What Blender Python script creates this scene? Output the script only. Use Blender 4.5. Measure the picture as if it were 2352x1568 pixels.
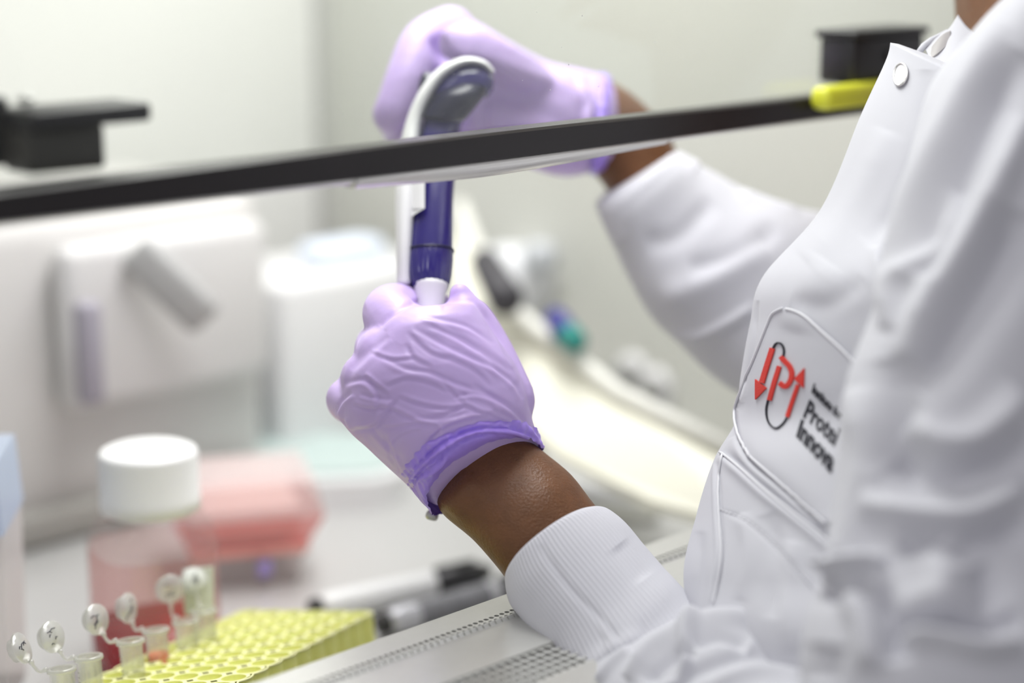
import bpy, bmesh, math, random
import numpy as np
from mathutils import Vector, Matrix
from mathutils.bvhtree import BVHTree
from mathutils.geometry import tessellate_polygon
random.seed(4)
for o in list(bpy.data.objects): bpy.data.objects.remove(o)
SC = bpy.context.scene; COL = SC.collection
# ------------------------------------------------------------------ camera
F = 4300.0; W, H = 2352, 1568
PITCH = math.radians(13.1); CZ = 0.285
cd = bpy.data.cameras.new('camera'); co = bpy.data.objects.new('camera', cd); COL.objects.link(co)
co.location = (0, 0, CZ); co.rotation_euler = (math.pi/2-PITCH, 0, 0)
cd.sensor_width = 36; cd.lens = F/W*36; cd.clip_start = .02; cd.clip_end = 50
cd.dof.use_dof = True; cd.dof.focus_distance = 0.782; cd.dof.aperture_fstop = 2.4
SC.camera = co
# ------------------------------------------------------------------ world, lights, exposure
wd = bpy.data.worlds.new('lab_light'); SC.world = wd; wd.use_nodes = True
bg = wd.node_tree.nodes['Background']; bg.inputs[0].default_value = (.97, .96, 1.0, 1); bg.inputs[1].default_value = .40
SC.view_settings.view_transform = 'Standard'; SC.view_settings.look = 'None'
SC.view_settings.gamma = 1; SC.view_settings.use_curve_mapping = False; SC.view_settings.exposure = 0.17
u = Vector((math.sin(math.radians(45.4)), math.cos(math.radians(45.4)), 0))   # along the cabinet front
v = Vector((-u.y, u.x, 0))                                                    # into the cabinet
S0 = Vector((0.0, .773, 0))
def cab(s, t, z): return S0 + u*s + v*t + Vector((0, 0, z))
CAM = Vector((0, 0, CZ)); FW = Vector((0, math.cos(PITCH), -math.sin(PITCH))); UP = Vector((0, math.sin(PITCH), math.cos(PITCH))); RT = Vector((1, 0, 0))
def at(x, y, d):
    x, y, d = float(x), float(y), float(d); return CAM + d*(FW + RT*((x-W/2)/F) + UP*((H/2-y)/F))
def ray(x, y):
    x, y = float(x), float(y); return (FW + RT*((x-W/2)/F) + UP*((H/2-y)/F)).normalized()
def ground(x, y, z):
    r = ray(x, y); return CAM + r*((z-CZ)/r.z)
def area(name, loc, target, sx, sy, power, col=(1, 1, 1)):
    l = bpy.data.lights.new(name, 'AREA'); l.shape = 'RECTANGLE'; l.size = sx; l.size_y = sy; l.energy = power; l.color = col
    o = bpy.data.objects.new(name, l); COL.objects.link(o); o.location = loc
    o.rotation_euler = (Vector(target)-Vector(loc)).to_track_quat('-Z', 'Y').to_euler(); return o
area('cabinet_light', cab(.14, .20, .585), cab(.12, .22, 0), .66, .20, 5.0, (1, 1, .985))
area('left_fill_light', (-1.30, .02, 1.35), (.1, .8, .1), 1.1, 1.1, 17.5, (1, .99, .98))  # unseen area light put in on the left to lift glove and coat
WS = -.09       # work surface height, below the front ledge
# ------------------------------------------------------------------ materials
MATS = {}
def mat(name, col, rough=.5, metal=0, spec=.5, bump=None, var=0, trans=0, sss=0, sheen=0, alpha=1, coat=0, vscale=60):
    if name in MATS: return MATS[name]
    m = bpy.data.materials.new(name); m.use_nodes = True; nt = m.node_tree; N = nt.nodes; L = nt.links
    b = N['Principled BSDF']; b.inputs['Base Color'].default_value = (*col, 1)
    b.inputs['Roughness'].default_value = rough; b.inputs['Metallic'].default_value = metal
    b.inputs['Specular IOR Level'].default_value = spec; b.inputs['Transmission Weight'].default_value = trans
    b.inputs['Coat Weight'].default_value = coat
    if sss: b.inputs['Subsurface Weight'].default_value = sss; b.inputs['Subsurface Radius'].default_value = (.01, .006, .006); b.inputs['Subsurface Scale'].default_value = .5
    if sheen: b.inputs['Sheen Weight'].default_value = sheen
    b.inputs['Alpha'].default_value = alpha
    tc = N.new('ShaderNodeTexCoord')
    nz = N.new('ShaderNodeTexNoise'); nz.inputs['Scale'].default_value = vscale; nz.inputs['Detail'].default_value = 4
    L.new(tc.outputs['Object'], nz.inputs['Vector'])
    mx = N.new('ShaderNodeMixRGB'); mx.blend_type = 'MULTIPLY'; mx.inputs[0].default_value = max(var, .02)
    mx.inputs[1].default_value = (*col, 1); L.new(nz.outputs['Fac'], mx.inputs[2]); 
    mp = N.new('ShaderNodeMapRange'); mp.inputs[1].default_value = .3; mp.inputs[2].default_value = .7; mp.inputs[3].default_value = .5; mp.inputs[4].default_value = 1.1
    L.new(nz.outputs['Fac'], mp.inputs[0]); L.new(mp.outputs[0], mx.inputs[2]); L.new(mx.outputs[0], b.inputs['Base Color'])
    if bump:
        n2 = N.new('ShaderNodeTexNoise'); n2.inputs['Scale'].default_value = bump[0]; n2.inputs['Detail'].default_value = 5
        L.new(tc.outputs['Object'], n2.inputs['Vector'])
        bp = N.new('ShaderNodeBump'); bp.inputs['Strength'].default_value = bump[1]; bp.inputs['Distance'].default_value = bump[2]
        L.new(n2.outputs['Fac'], bp.inputs['Height']); L.new(bp.outputs[0], b.inputs['Normal'])
    MATS[name] = m; return m
def clear(name, tint, refl=.08, rough=.05, haze=0, hazecol=(.9, .9, .9)):
    """thin clear sheet: passes light straight, reflects by Fresnel, with a little diffuse haze"""
    if name in MATS: return MATS[name]
    m = bpy.data.materials.new(name); m.use_nodes = True; nt = m.node_tree; N = nt.nodes; L = nt.links
    N.remove(N['Principled BSDF']); out = N['Material Output']
    tr = N.new('ShaderNodeBsdfTransparent'); tr.inputs[0].default_value = (*tint, 1)
    gl = N.new('ShaderNodeBsdfGlossy'); gl.inputs['Roughness'].default_value = rough
    lw = N.new('ShaderNodeLayerWeight'); lw.inputs[0].default_value = .35
    mm = N.new('ShaderNodeMath'); mm.operation = 'MULTIPLY_ADD'; mm.inputs[1].default_value = .09; mm.inputs[2].default_value = refl
    L.new(lw.outputs['Fresnel'], mm.inputs[0])
    m1 = N.new('ShaderNodeMixShader'); L.new(mm.outputs[0], m1.inputs[0]); L.new(tr.outputs[0], m1.inputs[1]); L.new(gl.outputs[0], m1.inputs[2])
    last = m1
    if haze:
        df = N.new('ShaderNodeBsdfDiffuse'); df.inputs[0].default_value = (*hazecol, 1)
        tl = N.new('ShaderNodeBsdfTranslucent'); tl.inputs[0].default_value = (*hazecol, 1)
        m3 = N.new('ShaderNodeMixShader'); m3.inputs[0].default_value = .5; L.new(df.outputs[0], m3.inputs[1]); L.new(tl.outputs[0], m3.inputs[2])
        m2 = N.new('ShaderNodeMixShader'); m2.inputs[0].default_value = haze
        L.new(m1.outputs[0], m2.inputs[1]); L.new(m3.outputs[0], m2.inputs[2]); last = m2
    L.new(last.outputs[0], out.inputs['Surface']); MATS[name] = m; return m

# ------------------------------------------------------------------ object helpers
def obj(name, me, m=None, parent=None, smooth=True, kind=None):
    if isinstance(me, bmesh.types.BMesh):
        b = me; me = bpy.data.meshes.new(name); b.to_mesh(me); b.free()
    elif isinstance(me, tuple):
        vv, ff = me; me = bpy.data.meshes.new(name); me.from_pydata([tuple(p) for p in vv], [], ff); me.update()
    me.name = name
    if m and not me.materials: me.materials.append(m)
    if smooth: me.polygons.foreach_set('use_smooth', [True]*len(me.polygons))
    o = bpy.data.objects.new(name, me); COL.objects.link(o)
    if parent:
        o.parent = parent
        # geometry is given in world space; parents may stand anywhere
        pw = parent_world(parent)
        o.matrix_parent_inverse = pw.inverted()
    if kind: o['kind'] = kind
    return o
def parent_world(p):
    mt = p.matrix_basis.copy()
    q = p
    while q.parent: mt = q.parent.matrix_basis @ q.matrix_parent_inverse @ mt if False else (q.parent.matrix_basis @ q.matrix_parent_inverse @ mt); q = q.parent
    return mt
def thing(name, label, cat, loc, group=None):
    o = bpy.data.objects.new(name, None); COL.objects.link(o); o.location = loc; o.empty_display_size = .01
    o['label'] = label; o['category'] = cat
    if group: o['group'] = group
    return o
def tag(o, label, cat, group=None, kind=None):
    o['label'] = label; o['category'] = cat
    if group: o['group'] = group
    if kind: o['kind'] = kind
    return o
def sharpen(o, ang=40):
    me = o.data
    bm = bmesh.new(); bm.from_mesh(me)
    for e in bm.edges:
        if len(e.link_faces) == 2 and e.calc_face_angle(0) > math.radians(ang): e.smooth = False
    bm.to_mesh(me); bm.free(); return o
def box(bm, c, ax, ay, az, sx, sy, sz, bev=0):
    """box centred at c with unit axes and full sizes"""
    r = bmesh.ops.create_cube(bm, size=1)
    M = Matrix(((ax.x*sx, ay.x*sy, az.x*sz, c.x), (ax.y*sx, ay.y*sy, az.y*sz, c.y), (ax.z*sx, ay.z*sy, az.z*sz, c.z), (0, 0, 0, 1)))
    bmesh.ops.transform(bm, matrix=M, verts=r['verts'])
    if bev:
        es = list({e for vv in r['verts'] for e in vv.link_edges})
        bmesh.ops.bevel(bm, geom=es, offset=bev, segments=3, profile=.5, affect='EDGES')
ZA = Vector((0, 0, 1))
def boxm(c, sx, sy, sz, bev=.002, rot=None, ax=None, ay=None, az=None):
    bm = bmesh.new()
    if rot is not None: ax, ay, az = Vector((math.cos(rot), math.sin(rot), 0)), Vector((-math.sin(rot), math.cos(rot), 0)), ZA
    box(bm, Vector(c), ax or u, ay or v, az or ZA, sx, sy, sz, bev); return bm
def lathe(prof, c=(0, 0, 0), ax=ZA, seg=40, close=True, sq=None, rot=0):
    """prof: list of (r, z); sq: superellipse exponent for a squarish section"""
    ax = Vector(ax).normalized(); a = Vector((math.cos(rot), math.sin(rot), 0)); a = (a-ax*a.dot(ax)).normalized(); b = ax.cross(a); c = Vector(c)
    vs, fs = [], []
    for r, z in prof:
        for k in range(seg):
            t = 2*math.pi*k/seg; ct, st = math.cos(t), math.sin(t)
            if sq: q = (abs(ct)**sq+abs(st)**sq)**(-1/sq); ct *= q; st *= q
            vs.append(c+a*(r*ct)+b*(r*st)+ax*z)
    n = len(prof)
    for i in range(n-1):
        for k in range(seg):
            k2 = (k+1) % seg; fs.append((i*seg+k, i*seg+k2, (i+1)*seg+k2, (i+1)*seg+k))
    if close: fs.append(tuple(range(seg))[::-1]); fs.append(tuple((n-1)*seg+k for k in range(seg)))
    return vs, fs
def cr(P, n):
    """Catmull-Rom resample of an array of rows"""
    P = np.array(P, float); m = len(P); out = []
    for i in np.linspace(0, m-1, n):
        k = min(int(i), m-2); t = i-k
        p0, p1, p2, p3 = P[max(k-1, 0)], P[k], P[k+1], P[min(k+2, m-1)]
        out.append(.5*((2*p1)+(-p0+p2)*t+(2*p0-5*p1+4*p2-p3)*t*t+(-p0+3*p1-3*p2+p3)*t**3))
    return np.array(out)
def tube(pts, r, seg=8, flat=None, cap=True):
    P = [Vector(p) for p in pts]; n = len(P); R = r if hasattr(r, '__len__') else [r]*n
    vs, fs = [], []; prev = None
    for i in range(n):
        t = (P[min(i+1, n-1)]-P[max(i-1, 0)]).normalized()
        if prev is None: prev = t.orthogonal().normalized()
        a = (prev-t*prev.dot(t)).normalized(); prev = a; b = t.cross(a)
        for k in range(seg):
            w = 2*math.pi*k/seg; vs.append(P[i]+a*(R[i]*math.cos(w))+b*(R[i]*math.sin(w)))
    for i in range(n-1):
        for k in range(seg): k2 = (k+1) % seg; fs.append((i*seg+k, i*seg+k2, (i+1)*seg+k2, (i+1)*seg+k))
    if cap: fs.append(tuple(range(seg))[::-1]); fs.append(tuple((n-1)*seg+k for k in range(seg)))
    return vs, fs
def join(*parts):
    vs, fs = [], []
    for a, b in parts:
        o = len(vs); vs += list(a); fs += [tuple(i+o for i in f) for f in b]
    return vs, fs
def capsule_chain(pts, seg=20):
    """pts (x,y,d,r): closed rounded tube through them"""
    P = cr([list(at(p[0], p[1], p[2]))+[p[3]] for p in pts], len(pts)*5)
    pos = [Vector(p[:3]) for p in P]; R = list(P[:, 3])
    t0 = (pos[0]-pos[1]).normalized(); t1 = (pos[-1]-pos[-2]).normalized()
    A, RA, B, RB = [], [], [], []
    for a in (88, 65, 40, 20):
        A.append(pos[0]+t0*R[0]*math.sin(math.radians(a))); RA.append(R[0]*math.cos(math.radians(a)))
    for a in (20, 40, 65, 88):
        B.append(pos[-1]+t1*R[-1]*math.sin(math.radians(a))); RB.append(R[-1]*math.cos(math.radians(a)))
    return tube(A+pos+B, RA+R+RB, seg)
def ringloft(rings, n=60, seg=64, expo=2.0, caps=(True, True), mod=None, capf=.6, farsk=1.0):
    """rings: ((xa,ya,da),(xb,yb,db), near, far[, (skx,sky)]) - cross sections whose two side points are a and b, with thickness towards and away from the lens side"""
    R = []
    for r in rings:
        sk = r[4] if len(r) > 4 else (0, 0)
        R.append(list(r[0])+list(r[1])+[r[2], r[3], sk[0], sk[1]])
    R = cr(R, n); vs = []; fs = []
    rows = []
    for r in R:
        A = at(r[0], r[1], r[2]); B = at(r[3], r[4], r[5]); rows.append((A, B)+tuple(float(q) for q in r[6:10]))
    def mk(A, B, nr, fr, sx, sy, scale=1, off=Vector((0, 0, 0)), row=0):
        M = (A+B)/2; a = (B-A)/2; vd = (M-CAM).normalized(); vd = (vd-a*(vd.dot(a)/a.dot(a))).normalized(); d = (M-CAM).dot(FW)
        ns = RT*(sx*d/F)-UP*(sy*d/F); cm = M-CAM
        for k in range(seg):
            t = 2*math.pi*k/seg; c, s = math.cos(t), math.sin(t)
            if expo != 2: q = (abs(c)**expo+abs(s)**expo)**(-1/expo); c *= q; s *= q
            vp = (cm+a*c).normalized(); b = (-vp*nr+ns) if s > 0 else (-vp*fr+ns*farsk)
            k_ = scale
            if mod: k_ *= 1+mod(t, row)
            vs.append(M+off+(a*c+b*s)*k_)
    def axis(i, j): return ((rows[i][0]+rows[i][1])/2-(rows[j][0]+rows[j][1])/2).normalized()
    if caps[0]:
        rr = (rows[0][1]-rows[0][0]).length/2*capf
        for a in (85, 65, 40, 20): mk(*rows[0], scale=math.cos(math.radians(a)), off=axis(0, 1)*rr*math.sin(math.radians(a)))
    for i, r in enumerate(rows): mk(*r, row=i/(n-1))
    if caps[1]:
        rr = (rows[-1][1]-rows[-1][0]).length/2*capf
        for a in (20, 40, 65, 85): mk(*rows[-1], scale=math.cos(math.radians(a)), off=axis(-1, -2)*rr*math.sin(math.radians(a)))
    m = len(vs)//seg
    for i in range(m-1):
        for k in range(seg): k2 = (k+1) % seg; fs.append((i*seg+k, (i+1)*seg+k, (i+1)*seg+k2, i*seg+k2))
    if caps[0]: fs.append(tuple(range(seg)))
    if caps[1]: fs.append(tuple((m-1)*seg+k for k in range(seg))[::-1])
    return vs, fs
def remesh(me_tuple, voxel, smooth=6, factor=.5):
    vv, ff = me_tuple; me = bpy.data.meshes.new('tmp'); me.from_pydata([tuple(p) for p in vv], [], ff); me.update()
    bm = bmesh.new(); bm.from_mesh(me); bmesh.ops.recalc_face_normals(bm, faces=bm.faces); bm.to_mesh(me); bm.free()
    o = bpy.data.objects.new('tmp', me); COL.objects.link(o)
    md = o.modifiers.new('r', 'REMESH'); md.mode = 'VOXEL'; md.voxel_size = voxel; md.use_smooth_shade = True
    if smooth: s = o.modifiers.new('s', 'SMOOTH'); s.iterations = smooth; s.factor = factor
    dg = bpy.context.evaluated_depsgraph_get(); dg.update()
    r = bpy.data.meshes.new_from_object(o.evaluated_get(dg)); bpy.data.objects.remove(o); r.materials.clear(); return r
def subdiv(me, lv=1):
    o = bpy.data.objects.new('tmp', me); COL.objects.link(o); md = o.modifiers.new('s', 'SUBSURF'); md.levels = lv
    dg = bpy.context.evaluated_depsgraph_get(); dg.update()
    r = bpy.data.meshes.new_from_object(o.evaluated_get(dg)); bpy.data.objects.remove(o); return r
def vn(me):
    n = len(me.vertices); a = np.empty(n*3); me.vertices.foreach_get('co', a); b = np.empty(n*3); me.vertices.foreach_get('normal', b)
    return a.reshape(-1, 3), b.reshape(-1, 3)
def project(a):
    q = a-np.array(CAM); d = q@np.array(FW); return W/2+F*(q@np.array(RT))/d, H/2-F*(q@np.array(UP))/d, d
def folds(me, strokes, back=False):
    """press creases and raise folds in a cloth or skin mesh: strokes = (points, width, height in mm, kind)"""
    a, nrm = vn(me); x, y, d = project(a)
    face = ((np.array(CAM)-a)*nrm).sum(1)/np.linalg.norm(np.array(CAM)-a, axis=1)
    fw = np.clip(face*4+.15, 0, 1); disp = np.zeros(len(a))
    for pts, w, amp, kind in strokes:
        P = cr(pts, max(12, len(pts)*6)); best = np.full(len(a), 1e9); sgn = np.zeros(len(a)); tt = np.zeros(len(a))
        lo = P.min(0)-4*w; hi = P.max(0)+4*w
        idx = np.where((x > lo[0]) & (x < hi[0]) & (y > lo[1]) & (y < hi[1]))[0]
        if not len(idx): continue
        X, Y = x[idx], y[idx]; best = np.full(len(idx), 1e9); s = np.zeros(len(idx)); T = np.zeros(len(idx))
        for i in range(len(P)-1):
            p, q = P[i], P[i+1]; e = q-p; L2 = e@e+1e-9
            t = np.clip(((X-p[0])*e[0]+(Y-p[1])*e[1])/L2, 0, 1); dx = X-p[0]-t*e[0]; dy = Y-p[1]-t*e[1]; dd = np.hypot(dx, dy)
            mk = dd < best; best[mk] = dd[mk]; s[mk] = np.sign(e[0]*dy-e[1]*dx)[mk]; T[mk] = ((i+t)/(len(P)-1))[mk]
        tap = np.clip(np.minimum(T, 1-T)*5, 0, 1)**.7; tap = np.where(tap > 0, tap, 0)
        S = best*s/w
        if kind == 'r': f = np.exp(-S**2)
        elif kind == 'v': f = -np.exp(-S**2)
        elif kind == 'p': f = -np.exp(-S**2)+.8*np.exp(-(S-1.7)**2)
        elif kind == 'n': f = -np.exp(-S**2)+.8*np.exp(-(S+1.7)**2)
        elif kind == 's': f = np.tanh(S*1.2)*np.exp(-(S/2.5)**2)
        elif kind == 'R': f = np.exp(-S**2); tap = 1
        disp[idx] += amp*.001*f*tap*fw[idx]
    a = a+nrm*disp[:, None]; me.vertices.foreach_set('co', a.ravel()); me.update(); return me
def fieldwarp(me, fn):
    a, nrm = vn(me); x, y, d = project(a); a = a+nrm*(fn(a, x, y)*.001)[:, None]; me.vertices.foreach_set('co', a.ravel()); me.update(); return me
def bvh(me): return BVHTree.FromPolygons([p.co.copy() for p in me.vertices], [tuple(p.vertices) for p in me.polygons])
def drop(tree, x, y, off=.0006):
    h, n, i, d = tree.ray_cast(CAM, ray(x, y))
    if h is None: return None
    if n.dot(h-CAM) > 0: n = -n
    return h+n*off
def ontube(tree, pts, r, off=.0004, step=6, seg=8):
    P = np.array(pts, float); L = int(max(8, np.hypot(*np.diff(P, axis=0).T).sum()/step)); Q = [drop(tree, q[0], q[1], off) for q in cr(P, L)]
    Q = [q for q in Q if q is not None]; return tube(Q, r, seg)
def decal(tree, tris, off=.0009, thick=.0006):
    """cloth or thread piece lying on a surface; tris in sight coordinates"""
    vs, fs = [], []
    for t in tris:
        p = [drop(tree, *q, off) for q in t]
        if any(q is None for q in p): continue
        if max((p[i]-p[i-1]).length for i in range(len(p))) > .02: continue
        o = len(vs); vs += p; fs.append(tuple(range(o, o+len(p))))
    bm = bmesh.new(); me = bpy.data.meshes.new('d'); me.from_pydata([tuple(p) for p in vs], [], fs); bm.from_mesh(me)
    bmesh.ops.remove_doubles(bm, verts=bm.verts, dist=1e-5); bmesh.ops.recalc_face_normals(bm, faces=bm.faces)
    return bm
def stroke_quads(pts, w, n=None):
    P = np.array(pts, float); L = np.hypot(*np.diff(P, axis=0).T).sum(); n = n or int(max(6, L/3)); P = cr(P, n); out = []
    T = np.gradient(P, axis=0); T /= np.linalg.norm(T, axis=1)[:, None]; Nn = np.stack([-T[:, 1], T[:, 0]], 1)
    ws = np.linspace(w[0], w[1], n) if hasattr(w, '__len__') else np.full(n, w)
    cols = [P+Nn*(ws*k)[:, None] for k in (-.5, -.17, .17, .5)]
    for i in range(n-1):
        for k in range(3): out.append((tuple(cols[k][i]), tuple(cols[k][i+1]), tuple(cols[k+1][i+1]), tuple(cols[k+1][i])))
    return out
# ------------------------------------------------------------------ palette
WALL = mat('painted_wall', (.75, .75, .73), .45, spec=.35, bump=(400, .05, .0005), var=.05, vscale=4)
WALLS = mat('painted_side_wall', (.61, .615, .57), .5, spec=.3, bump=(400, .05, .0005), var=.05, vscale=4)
STEEL = mat('brushed_steel', (.66, .66, .64), .32, metal=.55, bump=(900, .05, .0003), var=.05)
LEDGE = mat('satin_ledge_steel', (.70, .70, .67), .30, metal=.45, bump=(1200, .06, .0002), var=.06, vscale=200)
DARK = mat('dark_void', (.02, .02, .022), .8)
BLACK = mat('black_plastic', (.018, .017, .02), .38, bump=(600, .1, .0003))
EDGE = mat('dark_sash_edge', (.020, .016, .017), .3, spec=.3, bump=(900, .05, .0002), var=.3, vscale=30)
WHITE = mat('white_plastic', (.80, .80, .81), .35)
COAT = mat('white_cotton', (.585, .585, .63), .85, spec=.15, bump=(2600, .12, .0003), sheen=.1)
RIB = mat('ribbed_knit', (.66, .66, .71), .9, spec=.1, bump=(2200, .3, .0004))
GLOVE = mat('lavender_nitrile', (.60, .455, .82), .42, spec=.4, sss=.12, bump=(420, .10, .0006), var=.06, vscale=90)
GLOVED = mat('violet_nitrile_roll', (.42, .28, .88), .36, spec=.45, sss=.08, bump=(300, .35, .0008), var=.1, vscale=120)
SKIN = mat('brown_skin', (.175, .073, .029), .42, spec=.4, sss=.06, bump=(850, .5, .0009), var=.35, vscale=160)
BLUE = mat('indigo_plastic', (.028, .020, .16), .16, spec=.6, coat=.4)
NAVY = mat('dark_navy_plastic', (.008, .008, .035), .35)
def ridged(m, scale, st, dist):
    nt = m.node_tree; N = nt.nodes; L = nt.links; b = N['Principled BSDF']; old = b.inputs['Normal'].links[0].from_socket
    n = N.new('ShaderNodeTexNoise'); n.noise_type = 'RIDGED_MULTIFRACTAL'; n.inputs['Scale'].default_value = scale; n.inputs['Detail'].default_value = 3; n.inputs['Distortion'].default_value = .6
    tc = N.new('ShaderNodeTexCoord'); mp = N.new('ShaderNodeMapping'); mp.inputs['Rotation'].default_value = (0, .6, 0); mp.inputs['Scale'].default_value = (1, 1, 1.9); L.new(tc.outputs['Object'], mp.inputs[0]); L.new(mp.outputs[0], n.inputs['Vector'])
    bp = N.new('ShaderNodeBump'); bp.inputs['Strength'].default_value = st; bp.inputs['Distance'].default_value = dist; L.new(n.outputs['Fac'], bp.inputs['Height']); L.new(old, bp.inputs['Normal']); L.new(bp.outputs[0], b.inputs['Normal'])
ridged(GLOVE, 52, .55, .0010)
# ------------------------------------------------------------------ cabinet shell
def struct(name, bm, m, **k):
    o = obj(name, bm, m, smooth=False, **k); o['kind'] = 'structure'; return o
struct('wall_back', boxm(cab(-.05, .61, .29), 1.5, .02, .80, .0), WALL)
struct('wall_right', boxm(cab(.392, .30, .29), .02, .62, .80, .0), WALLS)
struct('wall_left', boxm(cab(-.79, .30, .29), .02, .60, .80, .0), WALL)
struct('trim_1', boxm(cab(.384, .596, .29), .016, .016, .76, .004), mat('seam_sealant', (.47, .47, .45), .6))
struct('ceiling', boxm(cab(-.2, .32, .68), 1.2, .56, .02, .0), WALL)
wt = boxm(cab(-.2, .29, WS-.006), 1.17, .60, .012, .0)
tag(obj('work_surface', wt, mat('worktop_steel', (.60, .60, .595), .34, metal=.3, bump=(900, .05, .0003), var=.05), smooth=False), 'brushed steel work surface of the cabinet under the bottle and pens', 'worktop')
struct('floor', boxm((0, .8, -.93), 5, 5, .02, .0), mat('lab_floor', (.5, .5, .48), .4, var=.1, vscale=8))
base = boxm(cab(-.2, .27, -.515), 1.2, .60, .80, .005)
tag(obj('cabinet_stand', base, mat('stand_enamel', (.6, .61, .6), .4), smooth=False), 'pale enamel stand carrying the cabinet work surface', 'stand')

# front ledge with two perforated air-intake strips
def perforated(s0, s1, t0, t1, z, pitch, rr, wall=.0015):
    vs, fs = [], []; cols = max(1, round((s1-s0)/pitch)); rows = max(1, round((t1-t0)/pitch)); ps = (s1-s0)/cols; pt = (t1-t0)/rows
    off = [(-.5, -.5), (0, -.5), (.5, -.5), (.5, 0), (.5, .5), (0, .5), (-.5, .5), (-.5, 0)]
    for i in range(cols):
        for j in range(rows):
            cs, ct = s0+(i+.5)*ps, t0+(j+.5)*pt; o = len(vs)
            for a, b in off: vs.append(cab(cs+a*ps, ct+b*pt, z))
            for k in range(8):
                w = math.radians(225+45*k); vs.append(cab(cs+rr*math.cos(w), ct+rr*math.sin(w), z))
            for k in range(8):
                w = math.radians(225+45*k); vs.append(cab(cs+rr*math.cos(w), ct+rr*math.sin(w), z-wall))
            for k in range(8):
                k2 = (k+1) % 8; fs.append((o+k, o+k2, o+8+k2, o+8+k)); fs.append((o+8+k, o+8+k2, o+16+k2, o+16+k))
    return vs, fs
ledge = thing('front_ledge', 'satin steel front ledge with perforated air intake strips beneath the sash', 'cabinet ledge', cab(0, -.06, -.02))
LS0, LS1 = -.42, .60
def strip(t0, t1, z0=0., z1=0., th=.002):
    vs = [cab(LS0, t0, z0), cab(LS1, t0, z0), cab(LS1, t1, z1), cab(LS0, t1, z1)]; vs += [p-Vector((0, 0, th)) for p in vs]
    return vs, [(0, 1, 2, 3), (7, 6, 5, 4), (0, 4, 5, 1), (1, 5, 6, 2), (2, 6, 7, 3), (3, 7, 4, 0)]
obj('inner_lip', join(strip(-.0275, -.014), strip(-.0145, -.014, -.0, WS+.001, .001)), LEDGE, ledge, smooth=False)
obj('flat_panel', strip(-.066, -.0365, .001, .001), LEDGE, ledge, smooth=False)
obj('outer_lip', join(strip(-.112, -.0885, -.012, 0), strip(-.116, -.112, -.10, -.012)), LEDGE, ledge, smooth=False)
a = obj('fine_perforated_strip', perforated(LS0, LS1, -.0365, -.0275, 0, .003, .00115), LEDGE, ledge, smooth=False, kind='stuff')
a = obj('coarse_perforated_strip', perforated(LS0, LS1, -.0885, -.066, 0, .0043, .0019), LEDGE, ledge, smooth=False, kind='stuff')
obj('intake_channel', boxm(cab((LS0+LS1)/2, -.058, -.02), LS1-LS0, .07, .004, 0), DARK, ledge, smooth=False)
# saw-toothed raised rim between fine strip and flat panel
vs, fs = [], []
n = int((LS1-LS0)/.0035)
for i in range(n):
    s = LS0+i*.0035; o = len(vs)
    vs += [cab(s, -.0378, .001), cab(s+.0027, -.0378, .001), cab(s+.0027, -.0365, .0024), cab(s, -.0365, .0024), cab(s, -.0358, .0004), cab(s+.0027, -.0358, .0004)]
    fs += [(o, o+1, o+2, o+3), (o+3, o+2, o+5, o+4), (o, o+3, o+4), (o+1, o+5, o+2)]
obj('toothed_rim', (vs, fs), LEDGE, ledge, smooth=False, kind='stuff')
vs = strip(-.0362, -.0350, .0022, .0018, .0006); obj('raised_bead', vs, LEDGE, ledge, smooth=False)

# ------------------------------------------------------------------ sash
GZ = .183
sash = thing('sash_window', 'clear sliding glass sash with dark lower edge above the gloved hand', 'sash', cab(0, 0, GZ))
gm = boxm(cab(.0, .003, GZ+.012+.25), 1.5, .006, .5, 0)
obj('glass_pane', gm, clear('sash_glass', (.95, .96, .945), .004, .02, .007, (.86, .87, .84)), sash, smooth=False)
P = cr([(-.75, .0118), (-.2, .0118), (.0, .012), (.2, .0115), (.75, .0115)], 40)
vs, fs = [], []
for s, h in P:
    for t, z in ((-.002, GZ+h), (-.0035, GZ+h-.001), (-.0035, GZ+.001), (-.001, GZ), (.009, GZ), (.009, GZ+h)): vs.append(cab(s, t, z))
for i in range(len(P)-1):
    for k in range(6): k2 = (k+1) % 6; fs.append((i*6+k, (i+1)*6+k, (i+1)*6+k2, i*6+k2))
obj('dark_edge_bar', (vs, fs), EDGE, sash, smooth=False)
P = cr([(-.75, .0005), (-.16, .0010), (-.08, .004), (-.02, .0060), (.03, .0052), (.09, .0028), (.17, .0010), (.75, .0004)], 60)
vs, fs = [], []
for s, h in P:
    for t, z in ((-.0030, GZ+.0005), (-.0022, GZ-h*.5), (-.0005, GZ-h), (.004, GZ-h), (.006, GZ+.0005)): vs.append(cab(s, t, z))
for i in range(len(P)-1):
    for k in range(5): k2 = (k+1) % 5; fs.append((i*5+k, (i+1)*5+k, (i+1)*5+k2, i*5+k2))
obj('lip_reflection_band', (vs, fs), mat('lip_reflection', (.72, .71, .68), .15, metal=.35), sash, smooth=True)  # polished edge; its bright reflection is built in as a lens-shaped strip
# specks and scratches on the glass
vs, fs = [], []
rs = random.Random(2)
for i in range(45):
    s = rs.gauss(.0, .09); z = GZ+.02+abs(rs.gauss(0, .045)); r = rs.choice([.00012, .00018, .0002, .0003]); o = len(vs); c = cab(s, -.0004, z)
    for k in range(6):
        w = k*math.pi/3; vs.append(c+u*(r*math.cos(w))+ZA*(r*math.sin(w)*rs.uniform(.6, 1.6)))
    fs.append(tuple(range(o, o+6)))
obj('dust_specks', (vs, fs), mat('dust', (.85, .85, .85), .8), sash, smooth=False, kind='stuff')

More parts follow.
